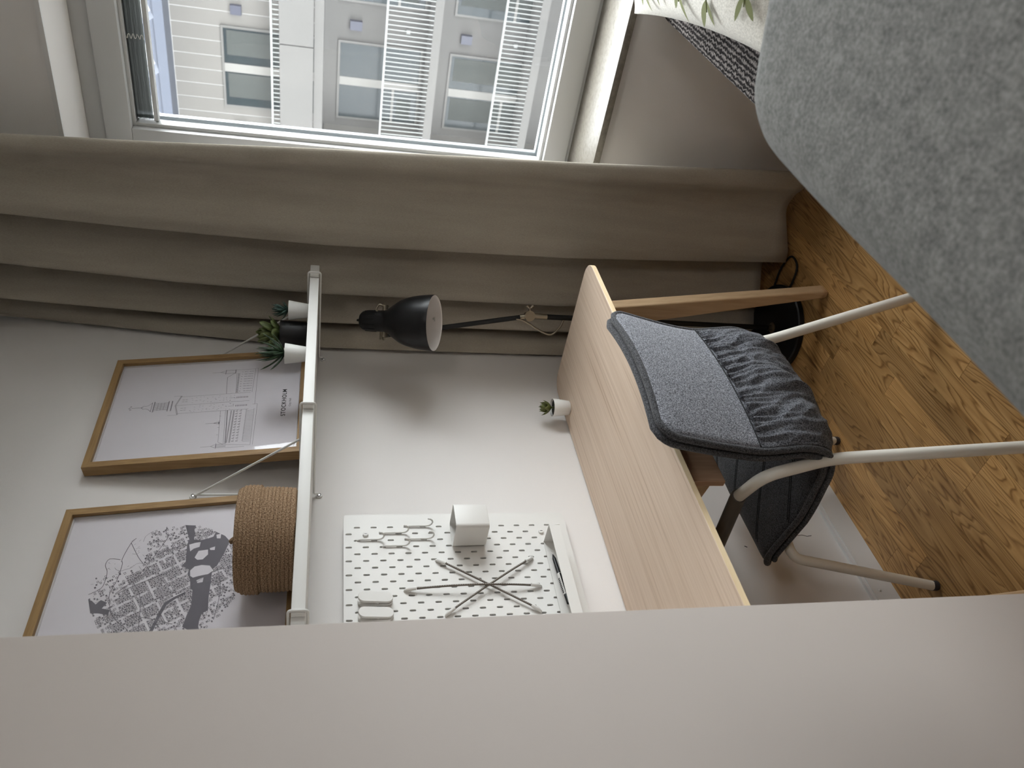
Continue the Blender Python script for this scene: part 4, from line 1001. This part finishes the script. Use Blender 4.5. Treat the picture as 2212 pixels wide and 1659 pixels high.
for k in range(12):
    an = 2*math.pi*k/12+0.15; dr_ = a_*math.cos(an)+b_x*math.sin(an)
    bm = bmesh.new(); tube(bm, [T0+AX*0.018+dr_*0.0292, T0+AX*0.052+dr_*0.0306], 0.0016, 6); link('vent_slot', bm, SLOT, shade, True)
axl = (Lk-Rk).normalized()
for E_, s_ in ((Lk, 1), (Rk, -1)):
    bm = bmesh.new(); tube(bm, [E_-axl*s_*0.014, E_+axl*s_*0.004], 0.0085, 14); tube(bm, [E_-axl*s_*0.002, E_+axl*s_*0.001], 0.0105, 14); link('pivot_knob', bm, NICKEL, lamp, True, auto=50)
bm = bmesh.new(); tube(bm, fillet([Lk+axl*0.008, Lk+axl*0.010+vdir*0.03, AE], 0.012, 5), 0.0035, 8); tube(bm, fillet([Rk-axl*0.008, Rk-axl*0.008+vdir*0.055, AE+vdir*0.004-axl*0.02, AE], 0.015, 5), 0.0035, 8); tube(bm, [AE-axl*0.012, AE+axl*0.012], 0.009, 12); link('yoke', bm, NICKEL, lamp, True, auto=50)
bm = bmesh.new(); tube(bm, spline([Rk+Vector((0, 0, 0.004)), Rk-axl*0.004+Vector((0, 0, 0.018)), Rk+axl*0.010+Vector((0, 0, 0.026)), Rk+axl*0.018+Vector((0, 0, 0.020))], 6), 0.0028, 8); link('yoke_wire', bm, NICKEL, lamp, True)
# sticker inside the shade, on the far side as seen through the opening
ang = None
best = None
for k in range(72):
    an = 2*math.pi*k/72; d_ = a_*math.cos(an)+b_x*math.sin(an); sc_ = d_.dot(perp*-0.15+vdir*0.9)
    if best is None or sc_ > best[0]: best = (sc_, d_)
d_ = best[1]; tng = AX.cross(d_).normalized()
if tng.dot(perp) > 0: tng = -tng
cen = T0+AX*0.198+d_*0.0762
Mst = Matrix((( tng.x, -AX.x, -d_.x, cen.x), (tng.y, -AX.y, -d_.y, cen.y), (tng.z, -AX.z, -d_.z, cen.z), (0, 0, 0, 1)))
bm = bmesh.new(); box(bm, -0.024, 0.024, -0.006, 0.006, 0.0, 0.0004); bmesh.ops.transform(bm, matrix=Mst, verts=bm.verts[:]); link('sticker', bm, plain('grey_sticker', srgb(188, 184, 178), 0.5), shade)
text_mesh('lettering', 'Max. 10W', 0.0082, INK, shade, Mst @ Matrix.Translation((-0.004, 0, 0.0006)))
# mains lead curling on the floor
bm = bmesh.new(); tube(bm, spline([lw_((2.06, -0.27, 0.008)), lw_((2.075, -0.36, 0.006)), lw_((2.05, -0.425, 0.006)), lw_((2.00, -0.418, 0.006)), lw_((1.985, -0.36, 0.008)), lw_((1.995, -0.31, 0.012))], 8), 0.0034, 8); link('mains_lead', bm, BLKM, lamp, True)

# ------------------------------------------------------------------ bed with spread, leaf pillow and the big grey cushion in the foreground
bed = thing('bed', 'low bed along the window side, hidden under a dark knitted spread', 'bed', (0.93, -1.59, 0))
nbox('mattress', plain('mattress_ticking', srgb(210, 205, 198), 0.9), bed, -1.25, 1.24, -0.52, 0.53, 0.20, 0.555, 0.04, 4)
nbox('bed_base', BEECH, bed, -1.25, 1.24, -0.52, 0.53, 0.10, 0.20, 0.004)
for x in (-1.18, 1.17):
    for y in (-0.46, 0.46): nbox('leg', BEECH, bed, x-0.03, x+0.03, y-0.03, y+0.03, 0, 0.10)
def soft_box(name, cx_, cy_, cz_, hx, hy, hz, rr_, mat, noise_amp=0.0, nscale=3.0, n=28, sag=0.0):
    bm = bmesh.new(); bmesh.ops.create_cube(bm, size=2.0); bmesh.ops.subdivide_edges(bm, edges=bm.edges[:], cuts=n, use_grid_fill=True)
    H = Vector((hx, hy, hz))
    for v in bm.verts:
        q = Vector(); inn = Vector()
        for i in range(3):
            t = v.co[i]; t = math.copysign(1-(1-abs(t))**1.7, t); q[i] = t*H[i]; lim = H[i]-rr_; inn[i] = max(-lim, min(lim, q[i]))
        d = q-inn
        v.co = inn+(d.normalized()*rr_ if d.length > 1e-7 else Vector())
        if noise_amp: v.co += v.co.normalized()*noise_amp*noise.noise(v.co*nscale)
        if sag: v.co.x += 0.36*(hy-v.co.y)*max(0.0, v.co.x/hx)   # the far end runs out at a slant
        if sag: v.co.z -= sag*(max(0, v.co.z)/hz)*((q.x/hx)**2*0.5+(q.y/hy)**2*0.5)
    o = link(name, bm, mat, None, True, (cx_, cy_, cz_)); return o
o = soft_box('bedspread', 1.30, -1.60, 0.581, 0.90, 0.556, 0.0245, 0.018, KNIT, 0.0, 9); tag(o, 'dark charcoal knitted spread on the bed under the leaf-print pillow', 'bedspread')
def pillow():
    t = thing('pillow', 'white pillow printed with green leafy twigs on the dark knitted spread', 'pillow', (1.745, -1.435, 0.722))
    bm = bmesh.new(); n = 40; hx, hy = 0.40, 0.30
    top = []; bot = []
    def hgt(u, v): return 0.105*((1-abs(u)**2.6)*(1-abs(v)**2.6))**0.55+0.004
    def xy(u, v):
        k_ = 1-0.06*(1-abs(u)**2)*abs(v)**3; k2 = 1-0.05*(1-abs(v)**2)*abs(u)**3
        return u*hx*k2, v*hy*k_
    for i in range(n+1):
        for sgn, lst in ((1, top), (-1, bot)):
            row = []
            for j in range(n+1):
                u = -1+2*i/n; v = -1+2*j/n; x, y = xy(u, v)
                row.append(bm.verts.new((x, y, sgn*(hgt(u, v)+0.006*noise.noise(Vector((u*2.4, v*2.4, sgn)))*(1-max(abs(u), abs(v))**6)))))
            lst.append(row)
    for lst in (top, bot):
        for a, b in zip(lst, lst[1:]):
            for j in range(n): bm.faces.new((a[j], a[j+1], b[j+1], b[j]))
    bmesh.ops.remove_doubles(bm, verts=bm.verts[:], dist=0.0)
    for i in range(n):
        for j in (0, n):
            bm.faces.new((top[i][j], top[i+1][j], bot[i+1][j], bot[i][j])); bm.faces.new((top[j][i], top[j][i+1], bot[j][i+1], bot[j][i]))
    bmesh.ops.recalc_face_normals(bm, faces=bm.faces[:])
    body = link('case', bm, heather('white_cotton', srgb(196, 192, 182), srgb(226, 222, 213), 260, 0.25), t, True)
    TW = plain('printed_leaf_green', srgb(112, 116, 72), 0.9); q = random.Random(9)
    def on(x, y): u = x/hx; v = y/hy; return Vector((x, y, hgt(max(-1, min(1, u)), max(-1, min(1, v)))+0.0055))
    def leaf(x, y, a, L, W_):
        bm = bmesh.new(); A = []; B = []
        for k in range(9):
            s = k/8; w_ = W_*math.sin(math.pi*s)**0.8
            px_, py_ = x+L*s*math.cos(a), y+L*s*math.sin(a)
            A.append(bm.verts.new(on(px_-w_*math.sin(a), py_+w_*math.cos(a)))); B.append(bm.verts.new(on(px_+w_*math.sin(a), py_-w_*math.cos(a))))
        for k in range(8): bm.faces.new((A[k], A[k+1], B[k+1], B[k]))
        link('printed_leaf', bm, TW, body)
    for i in range(6):
        for j in range(3):
            x = -0.33+i*0.125+0.04*(j % 2)+q.uniform(-.015, .015); y = -0.25+j*0.17+q.uniform(-.02, .02); a = 1.45+q.uniform(-0.45, 0.45)
            bm = bmesh.new(); pts = [on(max(-.36, min(.36, x+0.15*s*math.cos(a))), max(-.27, min(.27, y+0.15*s*math.sin(a)))) for s in [k/8 for k in range(9)]]
            tube(bm, pts, 0.0015, 5); link('printed_twig', bm, TW, body)
            for k in range(3):
                s = 0.2+0.33*k; bx_, by_ = x+0.15*s*math.cos(a), y+0.15*s*math.sin(a)
                for sg in (-1, 1):
                    an = a+sg*q.uniform(0.4, 0.7); L_ = q.uniform(0.045, 0.062)
                    if max(abs(bx_), abs(bx_+L_*math.cos(an)))/hx < 0.93 and max(abs(by_), abs(by_+L_*math.sin(an)))/hy < 0.93: leaf(bx_, by_, an, L_, q.uniform(0.006, 0.009))
    t.rotation_euler = (R(0), R(0), R(9.5))
pillow()
o = soft_box('backrest_cushion', 0.245, -1.76, 0.812, 0.658, 0.548, 0.203, 0.085, CUSH, 0.008, 4, 44, 0.015); tag(o, 'large grey heathered fabric cushion, out of focus in the near foreground beside the leafy pillow', 'cushion')

# ------------------------------------------------------------------ across the street
KX = 22/14
def fy(y): return -1.546+(y+1.546)*KX
def fz(z): return 1.482+(z-1.482)*KX
KB = 20.8/14
def by(y): return -1.546+(y+1.546)*KB
def bz(z): return 1.482+(z-1.482)*KB
bld = thing('apartment_building', 'pale grey apartment block with balconies across the street, seen through the window', 'building', (22, 6, -9))
BO = Vector((22, 6, -9))
def bbox(nm, mat, x0, x1, y0, y1, z0, z1, par=bld): 
    bm = bmesh.new(); box(bm, x0-22, x1-22, y0-6, y1-6, z0+9, z1+9); return link(nm, bm, mat, par)
YA, YB = -14.0, fy(7.0)
zr = fz(4.02)
H3 = fz(1.6356)-fz(-0.2994)
bbox('wall', FAC, 22.0, 30, YA, YB, -9, bz(1.75))
JOINT = plain('white_joint', srgb(154, 152, 150), 0.8)
bbox('upper_wall', JOINT, 22.0, 30, YA, YB, bz(1.7), zr)
x_ = YA
while x_ < YB-0.05:     # cladding panels of the top storey, pale open joints between them
    y2 = min(x_+0.375, YB); bbox('cladding_panel', FACP, 21.988, 22.0, x_+0.014, y2-0.014, bz(1.72), zr-0.02); x_ = y2
bbox('eave', EAVE, 21.2, 30, YA, YB, zr, fz(4.165))
x_ = YA
while x_ < YB-0.05:
    y2 = min(x_+0.9, YB); bbox('roof_wall_panel', plain('white_roof_panel', srgb(196, 197, 198), 0.8) if 'white_roof_panel' not in bpy.data.materials else bpy.data.materials['white_roof_panel'], 23.0, 23.3, x_+0.012, y2-0.012, fz(4.1), fz(5.2)); x_ = y2
bbox('roof_wall', SLAB, 23.25, 30, YA, YB, fz(4.0), fz(5.15))
def hatch(yt, w):
    bm = bmesh.new(); z0 = fz(4.165)+9; pts = [(yt, z0+0.42), (yt-0.25, z0), (yt+w, z0)]
    A = [bm.verts.new((21.3-22, p[0]-6, p[1])) for p in pts]; B = [bm.verts.new((22.4-22, p[0]-6, p[1])) for p in pts]
    bm.faces.new(A); bm.faces.new(B[::-1])
    for k in range(3): bm.faces.new((A[k], A[(k+1) % 3], B[(k+1) % 3], B[k]))
    bmesh.ops.recalc_face_normals(bm, faces=bm.faces[:]); link('roof_hatch', bm, EAVE, bld)
for yt in (fy(3.55), fy(2.72), fy(1.9), fy(1.1)): hatch(yt, 1.05)
def owin(ya, yb, z0, z1, par_y, blinds, low=False):
    fr = bbox('window', OFR, 21.93, 22.06, ya-0.06, yb+0.06, z0-0.06, z1+0.06)
    mid0, mid1 = ya+(yb-ya)*0.44, ya+(yb-ya)*0.55
    for a, b in ((ya, mid0), (mid1, yb)):
        bbox('pane', OWIN, 21.915, 21.95, a, b, z0, z1, fr)
    bbox('mullion', OFRW, 21.90, 21.96, mid0, mid1, z0, z1, fr)
    if blinds:
        for a, b in ((ya, mid0), (mid1, yb)): bbox('blind', OBLIND, 21.905, 21.914, a+0.04, b-0.25*(b-a), z0+0.1, z1-0.08, fr)
    if low:
        bbox('transom', OFRW, 21.895, 21.915, mid1, yb, z0+(z1-z0)*0.30, z0+(z1-z0)*0.33, fr)
        bbox('lower_panel', OBLIND, 21.896, 21.914, mid1+0.25, yb-0.12, z0+(z1-z0)*0.08, z0+(z1-z0)*0.26, fr)
PER = fy(3.97)-fy(2.03)
for k in range(-4, 2):
    dy = k*PER
    ya, yb = fy(2.70)+dy, fy(3.95)+dy
    if yb > YB or ya < YA: continue
    owin(ya, yb, bz(1.80), fz(3.22), 0, True)
    owin(ya, yb, fz(0.02), fz(1.36), 0, False, True)
    owin(ya, yb, fz(-1.95), fz(-0.52), 0, True, True)
    for (za, zb) in ((3.05, 2.96), (1.18, 1.06), (-0.67, -0.78)):
        bbox('wall_lamp', SCON, 21.84, 22.0, fy(2.33)+dy, fy(2.47)+dy, fz(zb)-0.06, fz(za)+0.06)
    for z in (0.26, -1.59): bbox('socket_box', RAILM, 21.90, 22.0, fy(2.37)+dy, fy(2.43)+dy, fz(z)-0.05, fz(z)+0.05)
# balcony bay: slabs, solid parapet on the upper one, bar railings
YE = by(4.42)
for (zt, zb) in ((1.7878, 1.6356), (-0.158, -0.2994), (-1.944, -2.0858), (-3.55, -3.69)):
    bbox('balcony_slab', SLAB, 20.8, 22.0, YA, YB, bz(zb), bz(zt))
yy = by(2.86); edges = [YA]
while yy > YA: edges.append(yy); yy -= 4.6
edges = sorted(set(edges+[by(2.86)+4.6])); edges = [e for e in edges if e < YB]+[YB]
for a, b in zip(edges, edges[1:]):
    if b-a > 0.2: bbox('parapet_panel', SLAB, 20.78, 20.86, a+0.012, b-0.012, bz(1.80), bz(2.348))
def railing(zb, zt, post_z):
    rl = bbox('railing', RAILM, 20.80, 20.86, YA, YB, zt-0.045, zt)
    bm = bmesh.new(); bb_ = None
    y_ = by(4.9); n_ = 0; pr_ = None
    while y_ > YA and n_ < 240:
        if pr_ is None:
            bm = bmesh.new(); box(bm, 20.82-22, 20.835-22, -0.009, 0.009, zb+9, zt-0.05+9); pr_ = link('bar', bm, RAILM, rl, loc=(0, y_-6, 0))
        else: copy_part(pr_, rl, (0, y_-6, 0))
        y_ -= 0.112; n_ += 1
railing(bz(2.348), bz(2.49), 0)
railing(bz(-0.158), bz(0.635), 0)
railing(bz(-1.944), bz(-1.34), 0)
# party wall closing the balcony bay
bbox('party_wall', FACP, 20.95, 22.0, by(4.46), by(4.62), bz(-3.5), bz(1.62))
bbox('party_wall', FACP, 20.95, 22.0, fy(0.55)-5.2, fy(0.55)-5.0, bz(-3.5), bz(1.62))
up = nbox('sky_blocker', FACP, None, -14, 2.62, -40, 40, 2.66, 34); up['kind'] = 'structure'; up['label'] = 'unseen block added above the room to shade the facade opposite'  # tall unseen mass, added to cut the skylight falling on the facade opposite
st = nbox('street', STREET, None, 3.5, 60, -60, 60, -9.2, -9.0); st['kind'] = 'structure'
